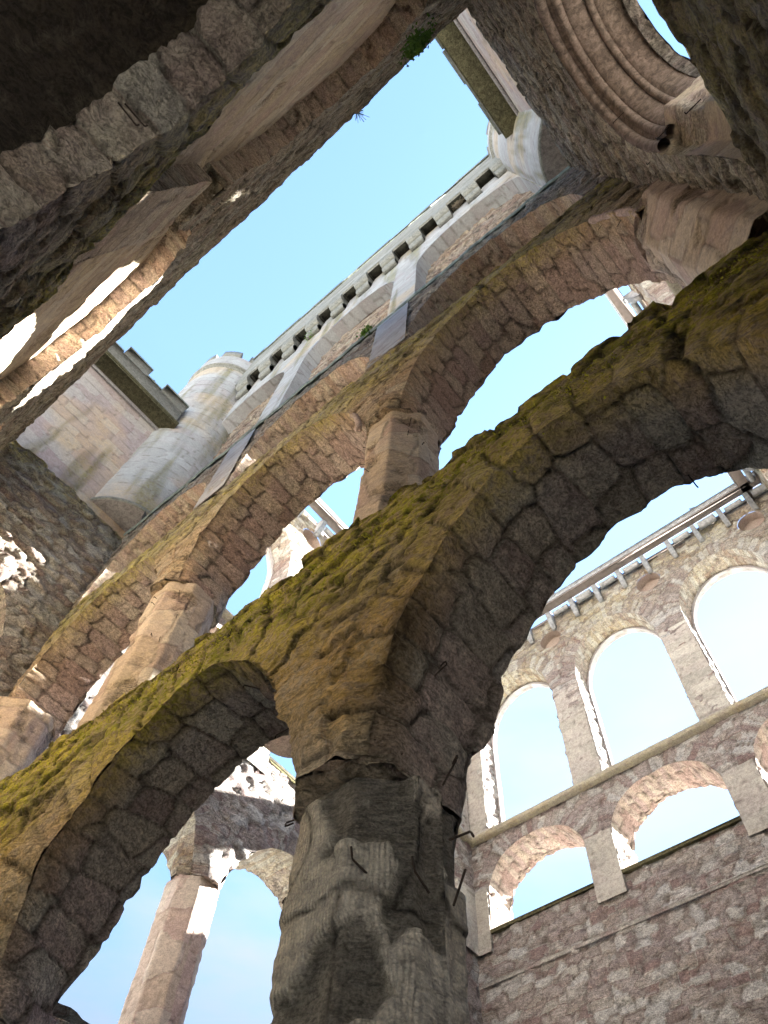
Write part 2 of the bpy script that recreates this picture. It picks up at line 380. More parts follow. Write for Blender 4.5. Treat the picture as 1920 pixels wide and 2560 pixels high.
def soffit(B, T, o, d0, d1, res, sty, tintf=None, jambs=True, resd=None, ch=None):
    xs, zs = o.ax, o.az
    if jambs and o.zb < o.zs - 1e-3:
        xs = np.r_[xs[0], xs, xs[-1]]; zs = np.r_[o.zb, zs, o.zb]
    arc = np.r_[0, np.cumsum(np.hypot(np.diff(xs), np.diff(zs)))]
    n = int(arc[-1] / res) + 2; s_ = np.linspace(0, arc[-1], n)
    x = np.interp(s_, arc, xs); z = np.interp(s_, arc, zs)
    tx = np.gradient(x); tz = np.gradient(z); L_ = np.hypot(tx, tz); nx, nz_ = tz / L_, -tx / L_   # towards inside of opening
    cxm = np.sign((o.c - x) * nx + (o.zs - z) * nz_ + 1e-9); nx = nx * cxm; nz_ = nz_ * cxm
    nd = max(2, int(abs(d1 - d0) / (resd or res)) + 2); D = np.linspace(d0, d1, nd)
    A, DD = np.meshgrid(x, D, indexing='ij'); Z = np.repeat(z, nd).reshape(n, nd)
    Nn = np.stack([np.repeat(nx, nd).reshape(n, nd), np.zeros((n, nd)), np.repeat(nz_, nd).reshape(n, nd)], -1)
    Nn[:, 0, 1] = -1; Nn[:, -1, 1] = 1
    Nn = Nn.reshape(-1, 3); Nn /= np.linalg.norm(Nn, axis=1)[:, None]
    Q = chamf(np.c_[A.ravel(), DD.ravel(), Z.ravel()], ch)
    o2 = Op(o.c, o.w, o.zs, o.b, o.zb, o.p, o.ring, o.vs)
    P, st, ti = stonework(Q, Nn, [o2], sty, tintf)
    B.add(T(P), grid_faces(n, nd), st, ti)

def flat(B, T, a0, a1, d0, d1, z, res, sty, tintf=None, up=1, z1w=None, warp=0, ch=None):
    na = max(2, int((a1 - a0) / res) + 1); nd = max(2, int(abs(d1 - d0) / res) + 1)
    A, D = np.meshgrid(np.linspace(a0, a1, na), np.linspace(d0, d1, nd), indexing='ij')
    Q = np.c_[A.ravel(), D.ravel(), np.full(A.size, z)]; Q = chamf(topwarp(Q, z, warp) if warp else Q, ch)
    Nn = np.tile([0., 0., float(up)], (len(Q), 1))
    e = np.isclose(Q[:, 1], d0); Nn[e] += (0, -1, 0)
    Nn /= np.linalg.norm(Nn, axis=1)[:, None]
    P, st, ti = stonework(Q, Nn, [], sty, tintf)
    B.add(T(P), grid_faces(na, nd), st, ti)

def endface(B, T, a, d0, d1, z0, z1, res, sty, tintf=None, sgn=1):
    nd = max(2, int(abs(d1 - d0) / res) + 1); nz_ = max(2, int((z1 - z0) / res) + 1)
    D, Z = np.meshgrid(np.linspace(d0, d1, nd), np.linspace(z0, z1, nz_), indexing='ij')
    Q = np.c_[np.full(D.size, a), D.ravel(), Z.ravel()]; Nn = np.tile([float(sgn), 0., 0.], (len(Q), 1))
    P, st, ti = stonework(Q, Nn, [], sty, tintf)
    B.add(T(P), grid_faces(nd, nz_), st, ti)

def ring_surface(B, cx, cy, prof, z0, z1, res, sty, tintf=None, a0=0., a1=2 * math.pi):
    """vertical shaft: prof(angle, z) -> radius"""
    R0 = float(np.mean(prof(np.linspace(a0, a1, 9), np.full(9, (z0 + z1) / 2))))
    na = max(8, int((a1 - a0) * R0 / res)); nz_ = max(2, int((z1 - z0) / res) + 1)
    closed = abs(a1 - a0 - 2 * math.pi) < 1e-6
    an = np.linspace(a0, a1, na + 1)[:-1] if closed else np.linspace(a0, a1, na)
    A, Z = np.meshgrid(an, np.linspace(z0, z1, nz_), indexing='ij'); A = A.ravel(); Z = Z.ravel()
    r = prof(A, Z)
    Q = np.c_[A * R0, np.zeros(len(A)), Z]; Nn = np.tile([0., -1., 0.], (len(A), 1))
    # noise sampled in true space so that the seam closes
    X = np.c_[cx + r * np.cos(A), cy + r * np.sin(A), Z]
    P, st, ti = stonework(Q, Nn, [], dict(sty, lat=0, big=0), None)
    dr = -(P[:, 1]); fade = np.ones(len(A))
    if closed: fade = np.clip(np.minimum(A - a0, a1 - A) / .15, 0, 1)
    dr = dr * fade; r2 = r + dr
    V = np.c_[cx + r2 * np.cos(A), cy + r2 * np.sin(A), Z]
    lat = sty.get('lat', .01)
    for k in range(3): V[:, k] += lat * fbm(X * 7 + 31 * k, 40 + k, 3)
    if tintf: ti = tintf(X, Nn)
    if sty.get('chip_shade'): ti = ti.copy(); ti[:, 2] = np.clip(ti[:, 2] + sty['chip_shade'] * (1 - st[:, 1]), 0, 1)  # chips darkened in colour, standing in for light contrast
    i = np.arange(len(A)).reshape(-1, nz_)
    if closed: i = np.vstack([i, i[:1]])
    F_ = np.stack([i[:-1, :-1], i[1:, :-1], i[1:, 1:], i[:-1, 1:]], -1).reshape(-1, 4)
    B.add(V, F_, st, ti)
def octagon(r, rot=math.pi / 8):
    def f(a, z):
        t = (a - rot + math.pi / 8) % (math.pi / 4) - math.pi / 8
        t2 = (a + math.pi / 8 - (rot - math.pi / 8)) % (math.pi / 4) - math.pi / 8
        return r / np.cos(t2)
    return f
def disc(B, cx, cy, r, z, n=32, sq=1.0):
    an = np.linspace(0, 2 * math.pi, n, endpoint=False)
    V = [(cx, cy, z)] + [(cx + r * math.cos(t), cy + r * math.sin(t), z) for t in an]
    F_ = [(0, 1 + i, 1 + (i + 1) % n, 1 + (i + 1) % n) for i in range(n)]
    # quads only: split with a mid ring
    V += [(cx + .5 * r * math.cos(t), cy + .5 * r * math.sin(t), z) for t in an]
    F_ = [(1 + i, 1 + (i + 1) % n, 1 + n + (i + 1) % n, 1 + n + i) for i in range(n)]
    F_ += [(0, 1 + n + i, 1 + n + (i + 1) % n, 1 + n + (i + 2) % n) for i in range(0, n, 2)]
    B.add(V, F_)
def box(B, lo, hi, bev=0.0):
    x0, y0, z0 = lo; x1, y1, z1 = hi
    if bev <= 0:
        V = [(x, y, z) for x in (x0, x1) for y in (y0, y1) for z in (z0, z1)]
        F_ = [(0, 1, 3, 2), (4, 6, 7, 5), (0, 4, 5, 1), (2, 3, 7, 6), (0, 2, 6, 4), (1, 5, 7, 3)]
        B.add(V, F_); return
    # chamfered box from 24 vertices
    V = []; idx = {}
    for ix, x in enumerate((x0, x1)):
        for iy, y in enumerate((y0, y1)):
            for iz, z in enumerate((z0, z1)):
                sx, sy, sz = (1 if ix == 0 else -1), (1 if iy == 0 else -1), (1 if iz == 0 else -1)
                for ax in range(3):
                    p = [x + sx * bev, y + sy * bev, z + sz * bev]; p[ax] = (x, y, z)[ax]
                    idx[(ix, iy, iz, ax)] = len(V); V.append(p)
    F_ = []
    for ax in range(3):
        for s_ in (0, 1):
            o = [i for i in range(3) if i != ax]; q = []
            for u, v in ((0, 0), (1, 0), (1, 1), (0, 1)):
                k = [0, 0, 0]; k[ax] = s_; k[o[0]] = u; k[o[1]] = v; q.append(idx[(*k, ax)])
            F_.append(q)
    for ax in range(3):
        o = [i for i in range(3) if i != ax]
        for u in (0, 1):
            for v in (0, 1):
                k0 = [0, 0, 0]; k1 = [0, 0, 0]; k0[ax] = 0; k1[ax] = 1
                for k in (k0, k1): k[o[0]] = u; k[o[1]] = v
                F_.append([idx[(*k0, o[0])], idx[(*k0, o[1])], idx[(*k1, o[1])], idx[(*k1, o[0])]])
    for ix in (0, 1):
        for iy in (0, 1):
            for iz in (0, 1):
                a, b, c = [idx[(ix, iy, iz, k)] for k in range(3)]
                mid = len(V); V.append(list(np.mean([V[a], V[b]], 0))); F_.append([a, mid, b, c])
    B.add(V, F_)
def tube(B, pts, r, n=6):
    pts = [np.array(p, float) for p in pts]; V = []; m = len(pts)
    for i, p in enumerate(pts):
        t = pts[min(i + 1, m - 1)] - pts[max(i - 1, 0)]; t /= np.linalg.norm(t) + 1e-9
        u = np.cross(t, (0, 0, 1) if abs(t[2]) < .9 else (1, 0, 0)); u /= np.linalg.norm(u); v = np.cross(t, u)
        rr = r[i] if hasattr(r, '__len__') else r
        for k in range(n): V.append(p + rr * (math.cos(2 * math.pi * k / n) * u + math.sin(2 * math.pi * k / n) * v))
    F_ = [(i * n + k, i * n + (k + 1) % n, (i + 1) * n + (k + 1) % n, (i + 1) * n + k) for i in range(m - 1) for k in range(n)]
    V.append(pts[0]); V.append(pts[-1]); e = len(V)
    for k in range(0, n, 2):
        F_.append((e - 2, k, (k + 1) % n, (k + 2) % n)); F_.append((e - 1, (m - 1) * n + k, (m - 1) * n + (k + 1) % n, (m - 1) * n + (k + 2) % n))
    B.add(V, F_)

# ------------------------------------------------------------------ levels and plan (modelling units)
YN, YS, XW, XE = 1.0, -.48, -4.95, .8         # the four faces of the tower well
DEP = .49                                      # arcade thickness
BAY = [-.175, -2.125, -4.07]
COL = [-1.15, -3.10]
CAP1, SIL2, CAP2, SIL3, LEDGE = 1.45, 2.93, 4.25, 5.60, 7.05
GND = -EYE / S
STY = dict(amp=.022)
STYV = dict(amp=.016, lat=.01)

# ---- tint fields: (moss, ochre, dark stain and painted shade)
OPG = Op(BAY[0], .80, CAP1, 1.07, p=1.9)
OPG2 = Op(BAY[1], .80, CAP1, 1.07, p=1.9)
def t_ground(Q, N_):
    a, d, z = Q.T
    dg = OPG.dist(a, z)[0]; chase = .95 * np.exp(-((dg - .0) / .055) ** 2) * np.clip((2.15 - z) / .15, 0, 1) * (a < -.5) * np.clip(1.3 - d / .16, 0, 1)
    moss = np.clip((z - 2.0) / .75, 0, 1) ** .9 * np.clip(.95 - .22 * (a + 1.2), .7, 1.1)
    och = np.clip(.95 - .1 * np.abs(a + 1.6), .15, .95) * np.clip((z - 1.25) / .45, 0, 1) * np.clip(1.0 - d / .2, 0, 1)
    moss = moss * np.clip(1 - d / .22, .12, 1)
    dark_tint = np.clip((d - .03) / .16, 0, 1) * np.clip((z - 1.8) / .6, 0, 1) * .30 + chase * .8  # darker with depth and height under the arch, and along the rib scar
    return np.c_[moss, och, dark_tint]
def t_upper(Q, N_):
    a, d, z = Q.T
    moss = .55 * np.clip((z - 4.75) / .5, 0, 1) * np.clip(1 - d / .2, .1, 1)
    och = .55 * np.clip(1 - d / .3, .25, 1) * np.clip((5.7 - z) / 1.0, .2, 1)
    return np.c_[moss, och, .1 + 0 * a]
def t_attic(Q, N_):
    a, d, z = Q.T
    return np.c_[.1 + 0 * a, .1 + 0 * a, .25 * np.clip(d / .15, 0, 1)]
def t_light(Q, N_):
    a, d, z = Q.T
    return np.c_[.12 + 0 * a, .06 + 0 * a, .06 + 0 * a]
def t_green(Q, N_):
    a, d, z = Q.T
    return np.c_[.10 + .3 * np.clip((z - 6.5) / .5, 0, 1), .03 + 0 * a, .12 + 0 * a]
def t_streak(Q, N_):
    st_ = fbm(Q * np.array([7., 7., .55]), 15, 4); pa = fbm(Q * 1.1 + 3, 16, 3)
    return np.c_[np.clip(st_ * 1.1 - .12, 0, .4), np.clip(pa * 1.2 - .1, 0, .35), np.clip(st_ * 1.6 - .02, 0, .55)]
def t_none(Q, N_): return np.zeros((len(Q), 3))

# ================================================================== ground
B = Build(); n = 40; g = np.linspace(-1, 1, n); g = np.sign(g) * np.abs(g) ** 3 * 400
A, C = np.meshgrid(g, g, indexing='ij'); V = np.c_[A.ravel(), C.ravel(), np.full(A.size, GND)]
B.add(V, grid_faces(n, n)); gr = B.done('ground', 'grassy'); tag(gr, 'rough grassy ground under the ruin', 'ground', kind='structure')

# ================================================================== near north arcade wall
north = thing('ruined_arcade', 'three stacked mossy arcades on octagonal piers, from the foreground pier up to the corbelled parapet', 'arcade', (-2.1, 1.25, GND))
TN_ = TN(YN)
# ground arcade
ops = [Op(c, .80, CAP1, 1.07, p=1.9, ring=.19, vs=.15) for c in BAY]
B = Build(); face(B, TN_, XW, XE, CAP1, SIL2, 0, ops, .0115, dict(amp=.021, lat=.011, cell=(.24, .17, .075)), t_ground, warp=.10, ch=(COL, CAP1))
flat(B, TN_, XW, XE, 0, DEP, SIL2 - .02, .03, STY, t_ground, 1, warp=.10)
face(B, TN_, XW, XE, CAP1, SIL2, DEP, ops, .05, STY, t_ground, side=1, ch=(COL, CAP1))
for x in COL: flat(B, TN_, x - .175, x + .175, 0, DEP, CAP1, .02, STY, t_ground, -1, ch=(COL, CAP1))
flat(B, TN_, XE - .2, XE, 0, DEP, CAP1, .03, STY, None, -1)
B.done('ground_arcade', 'rubble', north)
for o in ops:
    B = Build(); soffit(B, TN_, o, 0, DEP, .0125 if o.c > -3 else .03, dict(amp=.017, lat=.007, vd=.24, jw=.1), t_ground, ch=(COL, CAP1))
    B.done('arch_soffit', 'rubble', north)
# big octagonal piers
def t_pier(X, N_):
    z = X[:, 2]; y = X[:, 1]
    return np.c_[.08 + 0 * z, .30 * np.clip((z - .6) / .6, 0, 1) * np.clip((-1.15 - X[:, 0]) / .1, 0, 1), 0 * z]
for i, x in enumerate(COL):
    B = Build(); ring_surface(B, x + .014, YN + DEP / 2, octagon(.211), GND, CAP1 - .04, .011 if i == 0 else .03,
        dict(brick=True, cell=(.30, .3, .36), jw=.012, amp=.010, chip=-.06, chips=5.5, chipd=1.0, lat=.0025, chip_shade=.6), t_pier)
    pr = B.done('octagonal_pier', 'pier', north)
    B = Build()
    ring_surface(B, x, YN + DEP / 2, octagon(.240), CAP1 - .13, CAP1 + .015, .011, dict(amp=.010, cell=(.3, .3, .3), chip=-.22, chips=7, chipd=.9, lat=.002, chip_shade=.4), None)
    disc(B, x, YN + DEP / 2, .232, CAP1 - .13)
    B.done('capital', 'pink', pr)
for x in (XE + .02, XW - .02):
    B = Build(); ring_surface(B, x, YN + DEP / 2, octagon(.222), GND, CAP1, .03, dict(brick=True, cell=(.3, .3, .3), amp=.01), t_pier); B.done('respond', 'pier', north)
# upper arcade
ops2 = [Op(c, .80, CAP2, 1.10, p=1.9, ring=.18, vs=.11) for c in BAY]
B = Build(); face(B, TN_, XW, XE, CAP2, SIL3, 0, ops2, .014, dict(amp=.016, lat=.007, cell=(.2, .17, .065)), t_upper, warp=.03, ch=(COL, CAP2))
flat(B, TN_, XW, XE, 0, DEP, SIL3 - .02, .04, STY, t_upper, 1)
face(B, TN_, XW, XE, CAP2, SIL3, DEP, ops2, .05, STY, t_upper, side=1, ch=(COL, CAP2))
for x in COL: flat(B, TN_, x - .175, x + .175, 0, DEP, CAP2, .02, STY, t_upper, -1, ch=(COL, CAP2))
B.done('upper_arcade', 'rubble', north)
for o in ops2:
    B = Build(); soffit(B, TN_, o, 0, DEP, .015, dict(amp=.014, lat=.005, vd=.26), t_upper, ch=(COL, CAP2)); B.done('arch_soffit', 'brick', north)
def t_col(X, N_):
    z = X[:, 2]
    return np.c_[.05 + 0 * z, .16 * np.clip((-X[:, 1] + 1.3) / .2, 0, 1), .02 + 0 * z]
for x in COL:
    B = Build(); ring_surface(B, x, YN + DEP / 2, octagon(.205), SIL2 - .1, CAP2, .013,
        dict(brick=True, cell=(.28, .3, .26), jw=.012, amp=.007, chip=-.18, chips=3.5, chipd=.9, lat=.004, chip_shade=.25), t_col)
    cl = B.done('octagonal_column', 'pink', north)
    B = Build(); ring_surface(B, x, YN + DEP / 2, octagon(.228), CAP2 - .09, CAP2 + .01, .013, dict(amp=.008, cell=(.3, .3, .3), chip=-.1, chips=5, lat=.005), t_col)
    disc(B, x, YN + DEP / 2, .226, CAP2 - .09); B.done('capital', 'pink', cl)
# half octagon responds of the upper arcade in the two corners
for x in (XE + .02, XW - .02):
    B = Build(); ring_surface(B, x, YN + DEP / 2 - .03, octagon(.27), SIL2 - .1, CAP2 + .05, .02, dict(brick=True, cell=(.28, .3, .2), jw=.014, amp=.008, chip=-.14, chips=3, chipd=.9, lat=.004, chip_shade=.35), t_col)
    disc(B, x, YN + DEP / 2 - .03, .28, CAP2 + .05)
    B.done('corner_respond', 'pink', north)
# attic arcade
ops3 = [Op(c, .765, SIL3 + .25, .90, zb=SIL3, ring=.13, vs=.06) for c in BAY]
B = Build(); face(B, TN_, XW, XE, SIL3, LEDGE - .07, 0, ops3, .018, dict(amp=.018, cell=(.16, .16, .06)), t_attic)
face(B, TN_, XW, XE, SIL3, LEDGE, .42, ops3, .06, STY, t_attic, side=1)
B.done('attic_arcade', 'rubble', north)
for o in ops3:
    B = Build(); soffit(B, TN_, o, 0, .42, .02, dict(amp=.012, lat=.004, vd=.3), t_attic); B.done('arch_soffit', 'brick', north)
for x in COL:
    B = Build(); face(B, TN_, x - .185, x + .185, SIL3, LEDGE - .08, -.012, [], .03, dict(brick=True, cell=(.3, .3, .12), amp=.002, lat=.001, big=0, smooth=1), None)
    B.done('pilaster', 'ashlar', north)
# ledge with lead flashing
B = Build(); na = 240
aa = np.linspace(XW, XE, na); sec = [(-.008, LEDGE - .05), (-.022, LEDGE - .035), (-.022, LEDGE), (.0, LEDGE + .03), (.12, LEDGE + .04)]
V = []; 
for a in aa:
    for (d, z) in sec: V.append((a, YN + d + .004 * math.sin(a * 9) + .002 * math.sin(a * 31), z + .003 * math.sin(a * 23)))
B.add(V, grid_faces(na, len(sec))); B.done('ledge_flashing', 'lead', north)
# upper wall with blind arches
TU = TN(YN + .1); ZC = 11.35
ops4 = [Op(c, .79, 9.75, .98, zb=LEDGE + .02, p=2.15, ring=.17, vs=.17) for c in (-.2, -2.15, -4.10)]
ASHS = dict(brick=True, cell=(.42, .3, .15), jw=.008, amp=.004, lat=.001, big=.0, smooth=1)
B = Build(); face(B, TU, -5.2, 1.0, LEDGE + .02, ZC + .75, 0, ops4, .02, ASHS, t_streak)
B.done('upper_wall', 'ashlar', north)
for o in ops4:
    B = Build(); soffit(B, TU, o, 0, .21, .03, dict(ASHS, vd=.4), None); B.done('blind_arch_reveal', 'ashlar', north)
B = Build(); face(B, TU, -5.2, 1.0, LEDGE, 10.95, .20, [], .022, dict(amp=.03, cell=(.2, .2, .09)), t_light)
B.done('blind_arch_infill', 'brick', north)
B = Build(); face(B, TU, -5.2, 1.0, LEDGE, ZC + 2, .5, [], .2, STY, t_none); B.done('outer_skin', 'rubble', north)
# corbels, machicolation, parapet
YP = .935
def corbel():
    B = Build(); y0 = YN + .1
    for (yo, z0, z1, ln) in ((.085, ZC, ZC + .27, .12), (.165, ZC + .24, ZC + .56, .125)):
        # rounded roll: quarter nose section extruded along x
        n = 10; sec = [(0, z0)]
        for k in range(n + 1):
            t = math.pi / 2 * (k / n); sec.append((-yo + .5 * yo * (1 - math.sin(t)) , z0 + (z1 - z0) * .55 * (1 - math.cos(t))))
        sec += [(-yo, z1 - .015), (-yo + .012, z1), (0, z1)]
        V = []
        for x in (-ln, -.012, -.006, 0, .006, .012, ln):
            dent = .014 if abs(x) < .002 else 0
            for (yy, zz) in sec: V.append((x, y0 + yy + (dent if yy < -.02 else 0), zz))
        m = len(sec); F_ = []
        for i in range(6):
            for k in range(m):
                F_.append((i * m + k, i * m + (k + 1) % m, (i + 1) * m + (k + 1) % m, (i + 1) * m + k))
        B.add(V, F_)
        for xi in (0, 6):      # ends as strips
            c0 = xi * m
            B.add(V, [(c0, c0 + k, c0 + k + 1, c0 + m - 1) for k in range(1, m - 2)])
    return B
cx0 = .32 - .255
proto = None
for i in range(12):
    x = cx0 + .51 - .51 * i - .01
    if proto is None:
        B = corbel(); proto = B.done('corbel', 'oldash', north); b0 = proto
        b0.location.x = x * S
    else:
        c = proto.copy(); scene.collection.objects.link(c); c.parent = north; c.location.x = x * S
ZP = ZC + .56
B = Build()
for i in range(13):
    B = Build(); x = .32 + .51 - .51 * i
    # frame and underside with shade painted in over each machicolation hole
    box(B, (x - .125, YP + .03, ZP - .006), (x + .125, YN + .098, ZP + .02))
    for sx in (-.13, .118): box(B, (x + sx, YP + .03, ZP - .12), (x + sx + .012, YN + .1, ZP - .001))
    B.done('machicolation_hole', 'painted_shade', north)
B = Build(); face(B, TN(YP), -5.25, 1.0, ZP, 13.45, 0, [], .04, dict(brick=True, cell=(.5, .3, .3), jw=.008, amp=.003, lat=.001, big=0, smooth=1), None)
box(B, (-5.25, YP + .003, ZP - .003), (1.0, YN + .098, ZP + .0), 0)
B.done('parapet', 'oldash', north)
me_x = [(.95, -.07), (-.40, -1.13), (-1.58, -2.45), (-2.78, -3.62), (-3.9, -4.6), (-4.85, -5.2)]
for (x1, x0) in me_x:
    B = Build(); box(B, (x0 * YP, YP - .004, 13.44), (x1 * YP, YP + .2, 13.95), .012); mo = B.done('merlon', 'oldash', north)
    B = Build(); box(B, (x0 * YP - .02, YP - .035, 13.95), (x1 * YP + .02, YP + .24, 13.99), .008); B.done('coping', 'lead', mo)
B = Build(); box(B, (-5.2, YP - .03, 13.41), (.95, YP + .2, 13.445), .005); B.done('coping', 'lead', north)

# ================================================================== near south arcade wall (overhead, left)
south = thing('ruined_arcade', 'dark arcade close overhead with a black arch and stepped capital, across the top left', 'arcade', (-2.1, YS - .3, GND))
TS_ = TS(YS); opsS = [Op(c, .80, 1.50, 1.04, p=1.9, ring=.22, vs=.14) for c in BAY]
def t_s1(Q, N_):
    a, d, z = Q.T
    return np.c_[.5 * np.clip((z - 2.0) / .8, 0, 1) * np.clip(1 - d / .15, 0, 1), .12 * np.clip((z - 1.8), 0, 1), 1.3 * np.clip((d - .12) / .1, 0, 1)]  # last channel paints in the vault's shade behind the arch ring
B = Build(); face(B, TS_, XW, XE, 1.5, 2.84, 0, opsS, .012, dict(amp=.026, lat=.016, cell=(.2, .17, .075)), t_s1, warp=.05)
flat(B, TS_, XW, XE, 0, .5, 2.82, .03, STY, t_s1, 1, warp=.05)
for x in COL: flat(B, TS_, x - .2, x + .2, 0, .5, 1.5, .03, STY, t_s1, -1)
B.done('ground_arcade', 'rubble', south)
for o in opsS:
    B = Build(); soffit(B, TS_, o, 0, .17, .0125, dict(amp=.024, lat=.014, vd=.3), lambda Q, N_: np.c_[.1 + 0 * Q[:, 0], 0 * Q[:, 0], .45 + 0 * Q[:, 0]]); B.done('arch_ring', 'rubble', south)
    B = Build(); soffit(B, TS_, Op(o.c, .825, 1.5, 1.065, p=1.9, ring=.22, vs=.14), .11, 2.8, .025, dict(amp=.016), t_s1); B.done('vaulted_soffit', 'painted_shade', south)
B = Build(); face(B, TS_, XW, XE, GND, 3, 2.8, [], .2, STY, t_s1); B.done('back_wall', 'painted_shade', south)
for x in COL:
    B = Build(); ring_surface(B, x, YS - .26, octagon(.222), GND, 1.5, .02, dict(brick=True, cell=(.3, .3, .3), amp=.01), None); B.done('octagonal_pier', 'pier', south)
    B = Build(); endface(B, TS_, x, .5, 2.8, GND, 1.6, .1, STY, t_s1); B.done('cross_wall', 'rubble', south)
opsS2 = [Op(c, .80, 4.25, 1.08, p=1.9, ring=.16, vs=.09) for c in BAY]
B = Build(); face(B, TS_, XW, XE, 4.25, LEDGE, 0, opsS2, .014, dict(amp=.02, cell=(.16, .16, .06)), t_light, warp=.08)
flat(B, TS_, XW, XE, 0, .5, LEDGE - .02, .04, STY, t_light, 1, warp=.08)
for x in COL: flat(B, TS_, x - .2, x + .2, 0, .5, 4.25, .03, STY, t_light, -1)
B.done('upper_arcade', 'rubble', south)
for o in opsS2:
    B = Build(); soffit(B, TS_, o, 0, .5, .016, dict(amp=.018, vd=.26), t_attic); B.done('arch_soffit', 'brick', south)
for x in COL:
    B = Build()
    for (hw, df, z0, z1, am) in ((.20, .035, 2.8, 4.06, .008),):
        face(B, TS_, x - hw, x + hw, z0, z1, df, [], .014, dict(brick=True, cell=(.3, .3, .2), jw=.008, amp=am, lat=.004, smooth=.5), t_light)
        for sg in (-1, 1): endface(B, TS_, x + sg * hw, df, .36, z0, z1, .014, dict(amp=.006, lat=.004), t_light, sg)
    pc = B.done('square_pier', 'pink', south)
    for (hw, df, z0, z1) in ((.225, .022, 3.93, 3.99), (.24, .008, 4.04, 4.13), (.265, -.012, 4.13, 4.27)):
        B = Build(); lo = TS_(np.array([[x - hw, df, z0]]))[0]; hi = TS_(np.array([[x + hw, .36, z1]]))[0]; box(B, tuple(np.minimum(lo, hi)), tuple(np.maximum(lo, hi)), .012); B.done('capital', 'pink', pc)
B = Build(); face(B, TS_, XW, XE, 2.8, 5.4, .14, [], .02, dict(brick=True, cell=(.34, .3, .13), jw=.007, amp=.008, lat=.005, chip=-.2, chipd=.5), t_light)
B.done('infill_wall', 'pink', south)

# ================================================================== east wall of the well (top right, moulded arch)
east = thing('arched_end_bay', 'end bay with a round moulded arch and broken pinkish roll mouldings, top right corner', 'tower bay', (XE + .3, .25, GND))
TE_ = TE(XE); y0, y1 = YS - .05, YN + .05
def t_e1(Q, N_):
    a, d, z = Q.T
    return np.c_[.34 + 0 * a, .05 + 0 * a, .4 + 0 * a]
B = Build(); face(B, TE_, y0, y1 + .5, GND, SIL2 - .05, 0, [], .014, dict(amp=.018, lat=.009), t_e1, warp=.015)
flat(B, TE_, y0, y1, 0, .35, SIL2 - .06, .03, dict(amp=.008), t_e1, 1)
B.done('ground_wall', 'rubble', east)
oE = Op(.27, .50, 4.12, .72, zb=SIL2 - .05, p=2.0, ring=.10, vs=.12)
B = Build(); face(B, TE_, y0, y1, SIL2 - .05, LEDGE, 0, [oE], .014, dict(amp=.02, cell=(.16, .16, .06)), t_light, warp=.05)
flat(B, TE_, y0, y1, 0, .5, LEDGE - .02, .04, STY, t_light, 1, warp=.05)
B.done('upper_wall_face', 'rubble', east)
# moulding profile swept round the arch: (depth, inset from outer radius)
def mould(k0, k1, prof, name, mat, parent, cut=(0, 1)):
    B = Build(); n = 90; t = np.linspace(math.pi * cut[1], math.pi * cut[0], n); V = []
    for tt in t:
        for (d, r) in prof:
            wv, bv = .50 - r, .72 - r
            V.append((XE + d, .27 + wv * math.cos(tt), 4.12 + bv * math.sin(tt)))
    V = np.array(V); V += .003 * np.c_[fbm(V * 9, 1), fbm(V * 9, 2), fbm(V * 9, 3)]
    B.add(V, grid_faces(n, len(prof)), np.tile([.55, .9, 0.], (len(V), 1)), np.tile([0, .15, .85], (len(V), 1))); return B.done(name, mat, parent, smooth=True)
def roll(d, r, rad, n=10, a0=-.2, a1=1.2): return [(d + rad * math.cos(math.pi * (a0 + (a1 - a0) * k / n) + math.pi), r + rad * math.sin(math.pi * (a0 + (a1 - a0) * k / n))) for k in range(n + 1)]
mould(0, 1, roll(.03, .0, .03), 'roll_moulding', 'pink', east, cut=(-.08, 1.0))
mould(0, 1, [(.045, .004), (.06, .03), (.075, .035)], 'hollow_moulding', 'pink', east, cut=(.0, 1.0))
mould(0, 1, roll(.095, .035, .026), 'roll_moulding', 'pink', east, cut=(-.06, 1.0))
mould(0, 1, [(.11, .045), (.12, .06), (.20, .07), (.215, .066)], 'plain_band', 'pink', east)
mould(0, 1, roll(.235, .075, .020), 'roll_moulding', 'pink', east, cut=(-.05, 1.0))
mould(0, 1, [(.25, .085), (.27, .105), (.37, .11)], 'hollow_moulding', 'pink', east)
oE2 = Op(.27, .385, 4.12, .565, zb=SIL2 - .05, ring=.1)
B = Build()
for (yy, sg) in ((.27 - .5, 1), (.27 + .5, -1)):
    n = 40; zz = np.linspace(SIL2 - .06, 4.12, n); dd = np.linspace(0, .37, 20); Dm, Zm = np.meshgrid(dd, zz, indexing='ij')
    Q = np.c_[Dm.ravel() * 0 + yy + sg * (.14 * np.clip((Dm.ravel() - .1) / .05, 0, 1) * .9), Dm.ravel(), Zm.ravel()]
    P, st, ti = stonework(Q, np.tile([float(sg), 0., 0.], (len(Q), 1)), [], dict(brick=True, cell=(.3, .2, .2), amp=.01, chip=-.1, lat=.004), t_light)
    B = Build(); B.add(TE_(P), grid_faces(20, n), st, ti); B.done('jamb', 'pink', east)
pass
B = Build(); face(B, TE_, y0 - .4, y1 + .5, SIL2 - .05, LEDGE, .36, [oE2], .03, dict(amp=.006, lat=.003, big=0), t_s1, side=-1)
soffit(B, TE_, oE2, .36, .42, .03, dict(amp=.006, lat=.003, big=0), t_s1)
face(B, TE_, y0 - .4, y1 + .5, SIL2 - .05, LEDGE, .42, [oE2], .06, dict(amp=.01), t_s1, side=1)
B.done('outer_leaf', 'rubble', east)
B = Build(); face(B, TE_, -.2, .75, SIL2 - .1, 3.62, .40, [], .03, STY, None, warp=.05); B.done('dark_infill', 'painted_shade', east)
